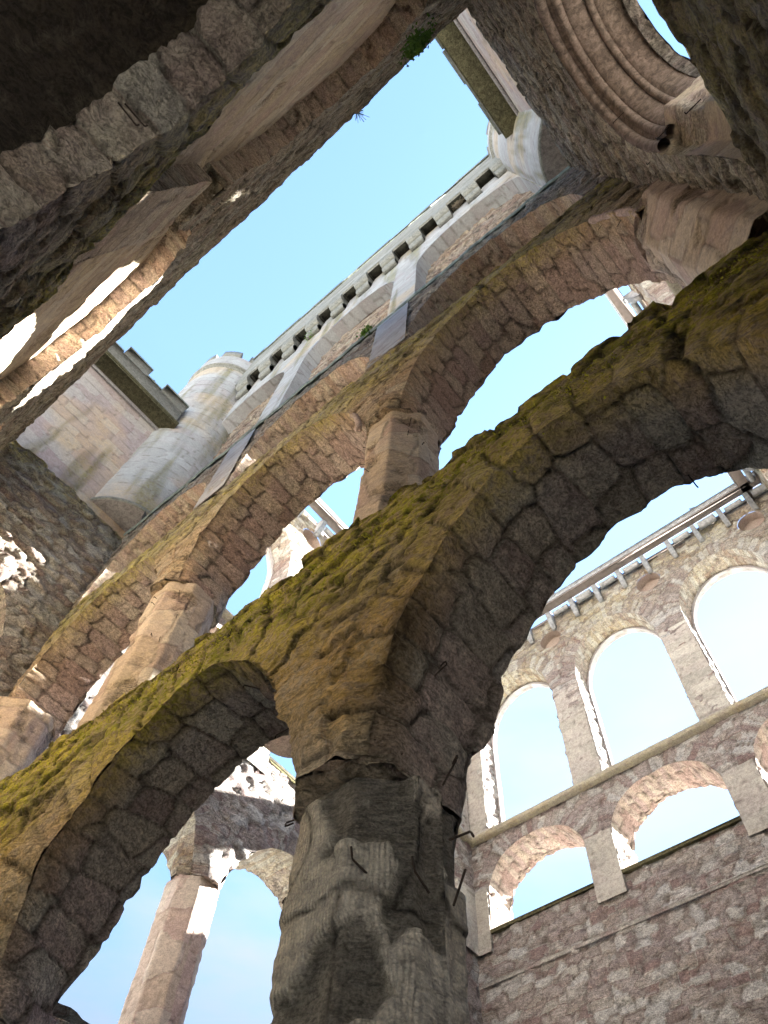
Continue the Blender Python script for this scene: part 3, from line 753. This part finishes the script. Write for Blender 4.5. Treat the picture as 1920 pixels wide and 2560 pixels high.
# upper part with slab cornice
def upper_end(T, parent, zsl, out_, wall_d, y_lo, y_hi):
    B = Build(); face(B, T, y_lo, y_hi, LEDGE - .1, zsl, wall_d, [], .025, dict(ASHS, cell=(.34, .3, .17), amp=.006), t_streak); B.done('upper_wall', 'pinkashlar', parent); B = Build()
    face(B, T, y_lo, y_hi, LEDGE - .1, zsl, wall_d + .4, [], .2, ASHS, None); B.done('outer_skin', 'pinkashlar', parent)
    def bx(nm, mat, a0, a1, d0, d1, z0, z1, bev=.006):
        B = Build(); lo = T(np.array([[a0, d0, z0]]))[0]; hi = T(np.array([[a1, d1, z1]]))[0]
        box(B, tuple(np.minimum(lo, hi)), tuple(np.maximum(lo, hi)), bev); return B.done(nm, mat, parent)
    n = 5; w_ = (y_hi - .5 - y_lo) / n
    bx('cornice_slab', 'slab', y_lo, y_hi - .45, out_, wall_d + .05, zsl, zsl + .09)
    bx('cornice_edge', 'slab', y_lo, y_hi - .45, out_ - .012, out_ - .001, zsl + .02, zsl + .07, .003)
    bx('cornice_fillet', 'ashlar', y_lo, y_hi - .45, wall_d - .04, wall_d - .002, zsl - .07, zsl - .001)
    bx('parapet', 'oldash', y_lo, y_hi - .5, out_ + .01, out_ + .15, zsl + .092, zsl + .42)
    a = y_hi - .5
    while a > y_lo:
        mo = bx('merlon', 'oldash', a - .42, a, out_ + .012, out_ + .148, zsl + .42, zsl + .66)
        bx('coping', 'lead', a - .43, a + .01, out_ - .01, out_ + .17, zsl + .66, zsl + .69)
        bx('coping', 'lead', a - .70, a - .43, out_ - .01, out_ + .17, zsl + .42, zsl + .445)
        a -= .7
upper_end(TE(XE), east, 9.6, -.10, .15, -1.3, 1.1)

# ================================================================== west wall of the well
west = thing('gabled_end_bay', 'rough stone end bay under the flat crenellated parapet, at the left edge', 'tower bay', (XW - .3, .25, GND))
TW_ = TW(XW); oW = Op(.22, .50, 4.5, .86, zb=SIL2, ring=.15, vs=.1)
B = Build(); face(B, TW_, YS - .05, YN + .5, GND, LEDGE, 0, [oW], .022, dict(amp=.026, lat=.012, cell=(.2, .2, .085)), t_green, warp=.06)
flat(B, TW_, YS - .05, YN + .1, 0, .4, LEDGE - .02, .03, STY, t_green, 1, warp=.06)
B.done('lower_wall', 'gallery', west)
B = Build(); soffit(B, TW_, oW, 0, .3, .03, STY, t_green); face(B, TW_, YS - .05, YN + .5, SIL2, LEDGE, .3, [], .1, STY, t_s1); B.done('arch_recess', 'rubble', west)
upper_end(TW(XW), west, 9.55, -.12, .15, -1.6, 1.1)

# ================================================================== corner turrets
def turret(label, cx, cy, ztop, group):
    t = thing('corner_turret', label, 'turret', (cx, cy, 7.3), group)
    B = Build(); ring_surface(B, cx, cy, lambda a, z: .70 + 0 * a, 7.3, ztop - .9, .03, dict(brick=True, cell=(.5, .3, .21), jw=.009, amp=.006, lat=.002, smooth=1), t_streak)
    disc(B, cx, cy, .7, 7.3, 64); B.done('shaft', 'ashlar', t)
    for (r0, z0, z1) in ((.715, 7.3, 7.36), (.72, ztop - .95, ztop - .88), (.735, ztop - .84, ztop - .76)):
        B = Build(); m = 72; an = np.linspace(0, 2 * math.pi, m, endpoint=False); pr = [(.69, z0), (r0, z0 + .012), (r0 + .006, (z0 + z1) / 2), (r0, z1 - .012), (.69, z1)]
        V = [(cx + r * math.cos(a), cy + r * math.sin(a), z) for a in an for (r, z) in pr]; k = len(pr)
        B.add(V, [(i * k + j, ((i + 1) % m) * k + j, ((i + 1) % m) * k + j + 1, i * k + j + 1) for i in range(m) for j in range(k - 1)]); B.done('string_course', 'oldash', t)
    B = Build(); ring_surface(B, cx, cy, lambda a, z: .725 + 0 * a, ztop - .76, ztop - .3, .03, dict(brick=True, cell=(.4, .3, .2), jw=.007, amp=.004, lat=.002, smooth=1), None); B.done('parapet', 'ashlar', t)
    nm = 9
    for k in range(nm):
        a0 = 2 * math.pi * k / nm + .35; a1 = a0 + 2 * math.pi / nm * .66
        for (nm_, mt, r0, r1, z0, z1) in (('merlon', 'oldash', .60, .727, ztop - .31, ztop), ('coping', 'lead', .585, .75, ztop, ztop + .03)):
            B = Build(); m = 10; V = []
            for a in np.linspace(a0, a1, m):
                for (r, z) in ((r1, z0), (r1, z1), (r0, z1), (r0, z0)): V.append((cx + r * math.cos(a), cy + r * math.sin(a), z))
            F_ = [(i * 4 + j, i * 4 + (j + 1) % 4, (i + 1) * 4 + (j + 1) % 4, (i + 1) * 4 + j) for i in range(m - 1) for j in range(4)] + [(0, 1, 2, 3), (m * 4 - 4, m * 4 - 3, m * 4 - 2, m * 4 - 1)]
            B.add(V, F_); p_ = B.done(nm_, mt, t if nm_ == 'merlon' else mer)
            if nm_ == 'merlon': mer = p_
    return t
turret('tall round turret with a sunlit crenellated top beside the flat gable, left', -5.42, 1.12, 13.5, 'round corner turrets')
turret('pale round turret tucked in the upper right corner above the arches', 1.30, 1.12, 13.4, 'round corner turrets')

# ================================================================== courtyard walls beyond the arcade
GS = dict(amp=.020, lat=.012, cell=(.24, .2, .12), big=.02, jw=.085)
def t_gal(Q, N_):
    a, d, z = Q.T
    m = .30 * np.clip((z - 9.5) / 1.5, 0, 1) + .12
    m = .18 * np.clip((z - 9.9) / 1.2, 0, 1) + .03
    return np.c_[m, .0 + .06 * np.clip((z - 9.6) / .6, 0, 1) * np.clip(d / .2, 0, 1), .05 + 0 * a]
def cornice(T, parent, a0, a1, z=11.55, out_=.33):
    def bx(nm, mat, A0, A1, d0, d1, z0, z1, bev=.006):
        B = Build(); lo = T(np.array([[A0, d0, z0]]))[0]; hi = T(np.array([[A1, d1, z1]]))[0]
        box(B, tuple(np.minimum(lo, hi)), tuple(np.maximum(lo, hi)), bev); return B.done(nm, mat, parent)
    bx('cornice_slab', 'soffitp', a0, a1, -out_, -out_ + .17, z, z + .06)
    bx('cornice_fascia', 'lime', a0, a1, -out_ - .02, -out_ - .002, z + .01, z + .15)
    bx('cornice_back', 'soffitp', a0, a1, -.02, .1, z, z + .06)
    a = a0 + .2; i = 0
    while a < a1 - .3:
        # bracket: tongue with a rounded nose
        B = Build(); sec = [(-out_ + .17, z + .05), (-out_ + .16, z - .02), (-out_ + .12, z - .05), (-.10, z - .30), (-.03, z - .36), (.02, z - .34), (.02, z + .05)]
        V = []
        for A_ in (a - .04, a + .04):
            for (d, zz) in sec: V.append((A_, d, zz))
        m = len(sec); V = T(np.array(V)); F_ = [(k, (k + 1) % m, m + (k + 1) % m, m + k) for k in range(m)] + [(0, 1, 2, 6), (2, 3, 5, 6), (3, 4, 5, 5 - 0)][:2]
        F_ += [(m + q[0], m + q[1], m + q[2], m + q[3]) for q in [(0, 1, 2, 6), (2, 3, 5, 6)]]
        B.add(V, F_); B.done('bracket', 'lime', parent)
        # stone roll between brackets
        if i % 5 == 3: a += .49; i += 1; continue
        B = Build(); rr = .06 + .012 * math.sin(i * 2.7)
        A1_ = [(a + .09 + .30 * k / 6) for k in range(7)]
        tube(B, T(np.array([(q, -.10, z - .05 + .004 * math.sin(q * 40)) for q in A1_])), rr, 12); B.done('cornice_roll', 'lime', parent, smooth=True)
        a += .49; i += 1
def gallery(name_label, T, a0, a1, cs, parent_base, lower_solid=True, res=.04, low=None, ocu=None, cs_low=None):
    g_ = thing('courtyard_facade', name_label, 'facade', parent_base)
    up = [Op(c, .745, 9.72, 1.06, zb=7.72, ring=.30, vs=.09, p=2.1) for c in cs]
    inner = [Op(c, .725, 9.72, 1.03, zb=7.72, ring=.2, vs=.2, p=2.1) for c in cs]
    lo = [Op(c, .77, 6.72, .66, zb=6.24, ring=.24, vs=.085, p=2.2) for c in (cs_low or cs)]
    allo = up + lo + (low or [])
    ocs = [Op(c, .225, 11.05, .225, zb=10.0, ring=.0) for c in (ocu or [])]
    class Circle(Op):
        def f(s, x, z): return np.hypot(x - s.c, z - s.zs) / s.w - 1
        def dist(s, x, z):
            r = np.hypot(x - s.c, z - s.zs) + 1e-9; return r - s.w, (x - s.c) / r, (z - s.zs) / r
    circ = []
    for c in (ocu or []):
        q = Circle(c, .22, 11.02, .22, zb=10.7, ring=.09, vs=.06); circ.append(q)
    B = Build(); face(B, T, a0, a1, (GND if lower_solid else 4.5), 11.6, 0, allo + circ, res, GS, t_gal, ch=([3.56, 5.53], 4.5) if low else None)
    face(B, T, a0, a1, (GND if lower_solid else 4.5), 11.6, .50, allo, res * 2, GS, t_gal, side=1, ch=([3.56, 5.53], 4.5) if low else None)
    B.done('wall', 'gallery', g_)
    for o in up:
        B = Build(); soffit(B, T, o, 0, .40, .04, dict(amp=.018, vd=.3), t_gal); B.done('window_reveal', 'gallery', g_)
    for o in inner:
        B = Build(); soffit(B, T, o, .37, .50, .05, dict(amp=.004, lat=.002, vd=.3, brick=True, smooth=1), None); B.done('window_surround', 'ashlar', g_)
        # thin face of the inner order
        m = 60; t = np.linspace(0, math.pi, m); V = []
        for tt in t:
            for (ww, bb) in ((.72, 1.03), (.765, 1.08)): V.append((o.c + ww * math.cos(tt), .38, 9.72 + bb * math.sin(tt)))
        V = [(o.c + .72, .38, 7.72), (o.c + .765, .38, 7.72)] + V + [(o.c - .72, .38, 7.72), (o.c - .765, .38, 7.72)]
        B = Build(); B.add(T(np.array(V)), grid_faces(m + 2, 2)); B.done('window_moulding', 'ashlar', g_)
    for o in lo:
        B = Build(); soffit(B, T, o, 0, .56, .035, dict(amp=.02, vd=.3), lambda Q, N_: np.c_[0 * Q[:, 0] + .02, 0 * Q[:, 0], .1 + 0 * Q[:, 0]]); B.done('arch_soffit', 'brick', g_)
    for o in (low or []):
        B = Build(); soffit(B, T, o, 0, .56, .03, dict(amp=.012, lat=.006, vd=.3), t_light, ch=([3.56, 5.53], 4.5)); B.done('arch_soffit', 'gallery', g_)
    for q in circ:
        B = Build(); m = 40; t = np.linspace(0, 2 * math.pi, m); V = []
        for tt in t:
            for dd in (0, .16): V.append((q.c + .22 * math.cos(tt), dd, 11.02 + .22 * math.sin(tt)))
        B.add(T(np.array(V)), grid_faces(m, 2)); 
        V = [(q.c + rr * .22 * math.cos(tt), .16, 11.02 + rr * .22 * math.sin(tt)) for tt in t for rr in (0.01, 1)]
        B.add(T(np.array(V)), grid_faces(m, 2)); B.T = [np.tile([0, 0, .45], (len(x), 1)) for x in B.V]; B.done('oculus', 'brick', g_)
    # string courses
    def bx(nm, mat, A0, A1, d0, d1, z0, z1, bev=.006):
        B = Build(); lo_ = T(np.array([[A0, d0, z0]]))[0]; hi = T(np.array([[A1, d1, z1]]))[0]
        box(B, tuple(np.minimum(lo_, hi)), tuple(np.maximum(lo_, hi)), bev); return B.done(nm, mat, g_)
    B = Build(); na = int((a1 - a0) / .05); aa = np.linspace(a0, a1, na)
    secs = [(0.0, 7.60), (-.07, 7.62), (-.09, 7.66), (-.08, 7.70), (.3, 7.735), (.56, 7.74)]
    Q = np.array([(a, d, z) for a in aa for (d, z) in secs]); Q += .012 * np.c_[fbm(Q * 6, 1), fbm(Q * 6, 2), fbm(Q * 6, 3)]
    ti = np.tile([.22, 0, .35], (len(Q), 1)); B.add(T(Q), grid_faces(na, len(secs)), None, ti); B.done('sill_band', 'rubble', g_)
    for o in lo: bx('sill', 'slab', o.c - .79, o.c + .79, -.03, .3, 6.19, 6.24)
    def dressed(ol, hw, z0, z1, out_, mat):
        ed = sorted(o.c for o in ol); gaps = [(p + hw, q - hw) for p, q in zip(ed[:-1], ed[1:])] + [(ed[0] - hw - .42, ed[0] - hw)] + [(ed[-1] + hw, ed[-1] + hw + .42)]
        for (p, q) in gaps:
            if q > a1 + .01: continue
            B = Build(); face(B, T, p + .004, q - .004, z0, z1, -out_, [], .035, dict(brick=True, cell=(.45, .3, .20), amp=.006, lat=.003, big=0, smooth=.7), t_gal)
            for e, sg in ((p + .004, -1), (q - .004, 1)): endface(B, T, e, -out_, 0.02, z0, z1, .03, dict(amp=.004, lat=.002, big=0), t_gal, sg)
            B.done('dressed_pier', mat, g_)
    dressed(lo, .775, 5.95, 6.85, .035, 'buff'); dressed(up, .747, 7.74, 9.7, .012, 'buff')
    if a0 < 0: bx('string_course', 'gallery', a0, a1, -.025, -.003, 5.55, 5.60)
    cornice(T, g_, a0, a1)
    return g_
gallery('far courtyard facade with tall round headed windows and low arches, lower right', TN(7.8), -5.3, 1.1, [-4.22, -2.26, -.30], (-2, 8, GND), ocu=[-5.1, -3.28, -1.30, .6], cs_low=[-4.27, -2.32, -.35], res=.03)
lowW = [Op(c, .74, 4.5, .84, ring=.22, vs=.08) for c in (2.55, 4.52, 6.5)]
gW = gallery('side facade of the courtyard carried on arches and octagonal columns, lower left', TW(-5.28), 1.5, 7.85, [2.60, 4.60, 6.60], (-5.5, 4.6, GND), low=lowW, lower_solid=False, ocu=[3.62, 5.6], cs_low=[2.6, 4.6, 6.6])
gallery('pale courtyard facade glimpsed through the upper right arch', TE(1.1), 1.5, 7.85, [2.60, 4.60, 6.60], (1.4, 4.6, GND), ocu=[3.62, 5.6], res=.06)

for y in (1.58, 3.56, 5.53, 7.5):
    B = Build(); ring_surface(B, -5.28 - .28, y, octagon(.235), 3.0, 4.5, .02, dict(brick=True, cell=(.28, .3, .3), jw=.008, amp=.006, chip=-.3, chips=3.5, chipd=.6, lat=.004), None)
    cl = B.done('octagonal_column', 'pink', gW)
    B = Build(); ring_surface(B, -5.28 - .28, y, octagon(.25), 4.30, 4.5, .02, dict(amp=.008, cell=(.3, .3, .3), lat=.005), None); disc(B, -5.56, y, .25, 4.30); B.done('capital', 'pink', cl)
    B = Build(); flat(B, TW(-5.28), y - .235, y + .235, 0, .56, 4.5, .05, STY, None, -1, ch=([3.56, 5.53], 4.5)); B.done('impost', 'pink', gW)
B = Build(); face(B, TW(-5.28), 1.5, 7.85, GND, 3.0, 0, [], .06, GS, t_gal, warp=.1); flat(B, TW(-5.28), 1.5, 7.85, 0, .56, 2.98, .06, GS, t_gal, 1); face(B, TW(-5.28), 1.5, 7.85, GND, 3.0, .56, [], .1, GS, t_gal)
B.done('plinth_wall', 'gallery', gW)

# ================================================================== iron hooks left in the masonry
def Ry(px, py, y):
    c = np.array([(px - 960) / F, (py - 1280) / F, 1.0]); d = R @ c; return d * (y / d[1])
def Rx(px, py, x):
    c = np.array([(px - 960) / F, (py - 1280) / F, 1.0]); d = R @ c; return d * (x / d[0])
hook_mesh = {}
def hook(p, out_, ln, par, bend=(0, 0, 1), bl=.02, r=.0045, loop=False):
    ln *= .55; bl *= .55; r *= .52
    p = np.array(p, float); out_ = np.array(out_, float); out_ /= np.linalg.norm(out_); b = np.array(bend, float)
    pts = [p - out_ * .05, p + out_ * ln * .9, p + out_ * ln + b * bl * .25, p + out_ * ln + b * bl]
    if loop: pts += [p + out_ * ln * .8 + b * bl * 1.1, p + out_ * .0 + b * bl]
    B = Build(); tube(B, pts, r, 6); B.done('iron_hook', 'iron', par)
rg = random.Random(7)
# on the big foreground pier
for (px, py, y, o_, ln, bd, bl, lp) in [(745, 2235, 1.2, (-1, -.15, .0), .085, (0, 0, -1), .02, 0), (740, 2330, 1.2, (-1, -.15, 0), .045, (0, 0, -1), .012, 0),
        (893, 2160, 1.04, (0, -1, .1), .03, (0, -.3, 1), .05, 0), (1045, 2190, 1.06, (.2, -1, .1), .03, (0, -.3, 1), .05, 0), (1150, 2215, 1.12, (.8, -.6, .2), .03, (.5, 0, 1), .035, 0),
        (1160, 2085, 1.12, (1, -.2, -.3), .04, (.4, 0, -1), .03, 0), (735, 2050, 1.15, (-1, -.2, 0), .05, (0, 0, -1), .02, 1),
        (1130, 1920, 1.12, (.9, -.4, .3), .045, (.2, -.1, .9), .02, 1), (1105, 1672, 1.2, (.9, -.3, -.2), .05, (0, -.6, .6), .02, 1),
        (705, 1830, 1.3, (-.8, -.3, -.4), .05, (0, 0, -1), .03, 0), (620, 1715, 1.05, (-.3, -.9, -.3), .03, (0, 0, -1), .03, 0), (1730, 1200, 1.45, (0, .1, -1), .08, (.1, 0, -1), .02, 0)]:
    hook(Ry(px, py, y), o_, ln, north, bd, bl, .0055, lp)
# rows on the soffits and columns of the upper arcade
for o in ops2[:2]:
    for k in range(15):
        t = rg.uniform(.12, 3.0); d = rg.choice([.06, .25, .44, .46]); x = o.c + .79 * math.cos(t); z = o.zs + 1.09 * abs(math.sin(t)) ** 1.05
        hook((x, YN + d, z), (o.c - x, rg.uniform(-.2, .4), o.zs + .3 - z), rg.uniform(.035, .06), north, (rg.uniform(-.6, .6), .4, rg.uniform(-.4, .4)), .015, .004)
for x in COL:
    for k in range(7):
        a = rg.uniform(-2.6, -.2); z = rg.uniform(3.5, 4.3); r = .215
        hook((x + r * math.cos(a), YN + DEP / 2 + r * math.sin(a), z), (math.cos(a), math.sin(a), 0), .035, north, (0, 0, rg.choice([-1, 1])), .03, .004)
for (px, py) in [(1320, 230), (1375, 195), (1435, 375), (1540, 300), (1625, 405), (1545, 405), (1650, 340), (1725, 275), (1370, 165), (1265, 90)]:
    hook(Rx(px, py, .80), (-1, .1, rg.uniform(-.3, .1)), .035, east, (.1, rg.choice([-.7, .7]), .5), .02, .004)
for (px, py) in [(555, 470), (570, 490), (585, 480), (545, 505), (530, 520), (330, 300), (350, 302)]:
    hook(Ry(px, py, YS), (0, 1, rg.uniform(-.2, .1)), .03, south, (.5, .1, .5), .02, .0045)

# ================================================================== pigeons, nest, plants
def pigeon(p, head, label, sc=1.0):
    t = thing('pigeon', label, 'bird', p, 'pigeons perched on the masonry')
    u = np.array([math.cos(head), math.sin(head), 0]); p = np.array(p, float); up = np.array([0, 0, 1.]); q = .13 / S * sc / .13
    L_ = lambda f, h: p + (u * f + up * h) * sc / S
    B = Build(); tube(B, [L_(-.20, .06), L_(-.12, .075), L_(-.05, .10), L_(.03, .125), L_(.08, .15), L_(.105, .19), L_(.125, .205), L_(.155, .20)], [x * sc / S for x in (.018, .035, .058, .062, .045, .027, .028, .006)], 8)
    B.done('body', 'feather', t, smooth=True)
    sd_ = np.cross(u, up)
    for s_ in (-1, 1):
        B = Build(); tube(B, [L_(0, .08) + sd_ * s_ * .02 * sc / S, L_(.005, 0.0) + sd_ * s_ * .02 * sc / S, L_(.03, 0.0) + sd_ * s_ * .022 * sc / S], .005 * sc / S, 5); B.done('leg', 'twig', t)
    return t
def zplane(px, py, z):
    c = np.array([(px - 960) / F, (py - 1280) / F, 1.0]); d = R @ c; return d * (z / d[2])
pp = Ry(1744, 1283, 7.5); pigeon((pp[0], 7.62 - .1, 11.71), 3.3, 'dark pigeon on the pale courtyard cornice, seen under the big right arch', 1.3)
pw = zplane(383, 934, 10.25); pigeon((-5.02, -.04, 10.25), 1.2, 'pigeon standing on the middle merlon of the flat gable parapet', 1.3)
pigeon((-5.02, .42, 10.25), 1.0, 'pigeon on the gable parapet merlon closest to the round turret', 1.3)
pigeon((-4.72, 1.01, 7.11), 2.6, 'pigeon sitting on the ledge at the foot of the left turret', 1.3)
pigeon((-1.2, YP + .05, 13.5), .4, 'small bird on top of the corbelled parapet, in a gap of its battlements', 1.6)
B = Build(); rg = random.Random(3); nc = np.array([-.19 - .0, YN + .05, ZP - .06])
for k in range(70):
    a = rg.uniform(0, 6.28); r = rg.uniform(.02, .10); c = nc + np.array([r * math.cos(a), .35 * r * math.sin(a), rg.uniform(-.04, .03)]); dv = np.array([rg.uniform(-1, 1), rg.uniform(-.5, .4), rg.uniform(-.5, .4)]); dv /= np.linalg.norm(dv)
    tube(B, [c - dv * .05, c + dv * .05 + np.array([0, 0, rg.uniform(-.01, .01)])], .0035, 4)
nest = B.done('bird_nest', 'twig'); tag(nest, 'untidy twig nest wedged between two parapet corbels', 'nest')
def leafy(name, label, cat, c, ext, n, size, mat='leaf', hang=0.):
    rg = np.random.RandomState(5); c = np.array(c); P_ = c + rg.randn(n, 3) * np.array(ext); dirs = rg.randn(n, 3); dirs[:, 2] -= hang
    dirs /= np.linalg.norm(dirs, axis=1)[:, None]; sd_ = np.cross(dirs, rg.randn(n, 3)); sd_ /= np.linalg.norm(sd_, axis=1)[:, None]
    V = np.stack([P_ - sd_ * size * .3, P_ + dirs * size * .5 - sd_ * size * .45, P_ + dirs * size, P_ + dirs * size * .5 + sd_ * size * .45], 1).reshape(-1, 3)
    B = Build(); B.add(V, np.arange(n * 4).reshape(-1, 4)); o = B.done(name, mat); tag(o, label, cat); return o
m_ = Ry(1040, 95, YS - .1)
leafy('moss_clump', 'bright green moss cushion on the dark wall edge at the top centre', 'moss', Ry(1042, 105, YS + .004), (.055, .012, .30), 1500, .028)
B = Build(); rg = random.Random(9); gc = np.array([-.33, YS + .005, 6.98])
for k in range(26):
    v = np.array([rg.uniform(-.6, .6), rg.uniform(.2, 1), rg.uniform(-.6, .6)]); tube(B, [gc, gc + v * .05, gc + v * .1 + np.array([0, 0, -.02])], .0016, 4)
tag(B.done('grass_tuft', 'leaf'), 'wispy dry grass tuft hanging from the wall edge against blue sky', 'grass')

# broken rib stubs where the vaults sprang
def rib(o, t0, t1, d, r, mat, par):
    n = 26; P_ = []; rr = []
    for k in range(n):
        t = t0 + (t1 - t0) * k / (n - 1); x = o.c + (o.w + .012) * np.sign(math.cos(t)) * abs(math.cos(t)) ** (2 / o.p); z = o.zs + (o.b + .012) * abs(math.sin(t)) ** (2 / o.p)
        P_.append((x, YN + d, z)); rr.append(r * (1 + .22 * math.sin(k * 1.7) * math.sin(k * .9)) * (1 if 0 < k < n - 1 else .6))
    B = Build(); tube(B, P_, rr, 10); V = B.V[0]; V += .006 * np.c_[fbm(V * 14, 1), fbm(V * 14, 2), fbm(V * 14, 3)]
    B.done('rib_stub', mat, par, smooth=True)
rib(ops2[0], .04, .62, .015, .022, 'pink', north)
rib(ops2[1], .04, .5, .015, .020, 'pink', north)

# moss fringe on the top edge of the first arcade, weeds on the ledges
rgm = np.random.RandomState(8); n = 5200
ax = rgm.uniform(-4.6, .75, n); cl = fbm(np.c_[ax * 3, ax * 0, ax * 0], 5, 3); keep = cl + rgm.uniform(-.5, .5, n) > -.05; ax = ax[keep]; n = len(ax)
zz = SIL2 - .17 - np.abs(rgm.randn(n)) * .10 + .05 * fbm(np.c_[ax * 2.2, ax * 0, ax * 0], 33, 4); Pm = np.c_[ax, YN + rgm.uniform(-.012, .02, n), zz]
dv = rgm.randn(n, 3); dv[:, 1] -= .8; dv[:, 2] -= .3; dv /= np.linalg.norm(dv, axis=1)[:, None]; sv_ = np.cross(dv, rgm.randn(n, 3)); sv_ /= np.linalg.norm(sv_, axis=1)[:, None]; sz = rgm.uniform(.006, .013, n)[:, None]
V = np.stack([Pm - sv_ * sz * .3, Pm + dv * sz * .5 - sv_ * sz * .5, Pm + dv * sz, Pm + dv * sz * .5 + sv_ * sz * .5], 1).reshape(-1, 3)
B = Build(); B.add(V, np.arange(n * 4).reshape(-1, 4)); mo_ = B.done('moss', 'mossy'); tag(mo_, 'yellow green moss fringe along the upper edge of the nearest arch', 'moss', kind='stuff')
leafy('weed_clump', 'small green weed rooted on the narrow ledge under the blind arches', 'weed', (-1.47, YN - .03, LEDGE + .02), (.035, .02, .03), 160, .03)
leafy('weed_clump', 'little weed clump growing at the foot of a corbel near the round turret', 'weed', (-3.05, YN + .06, ZC + .05), (.04, .02, .03), 160, .03)
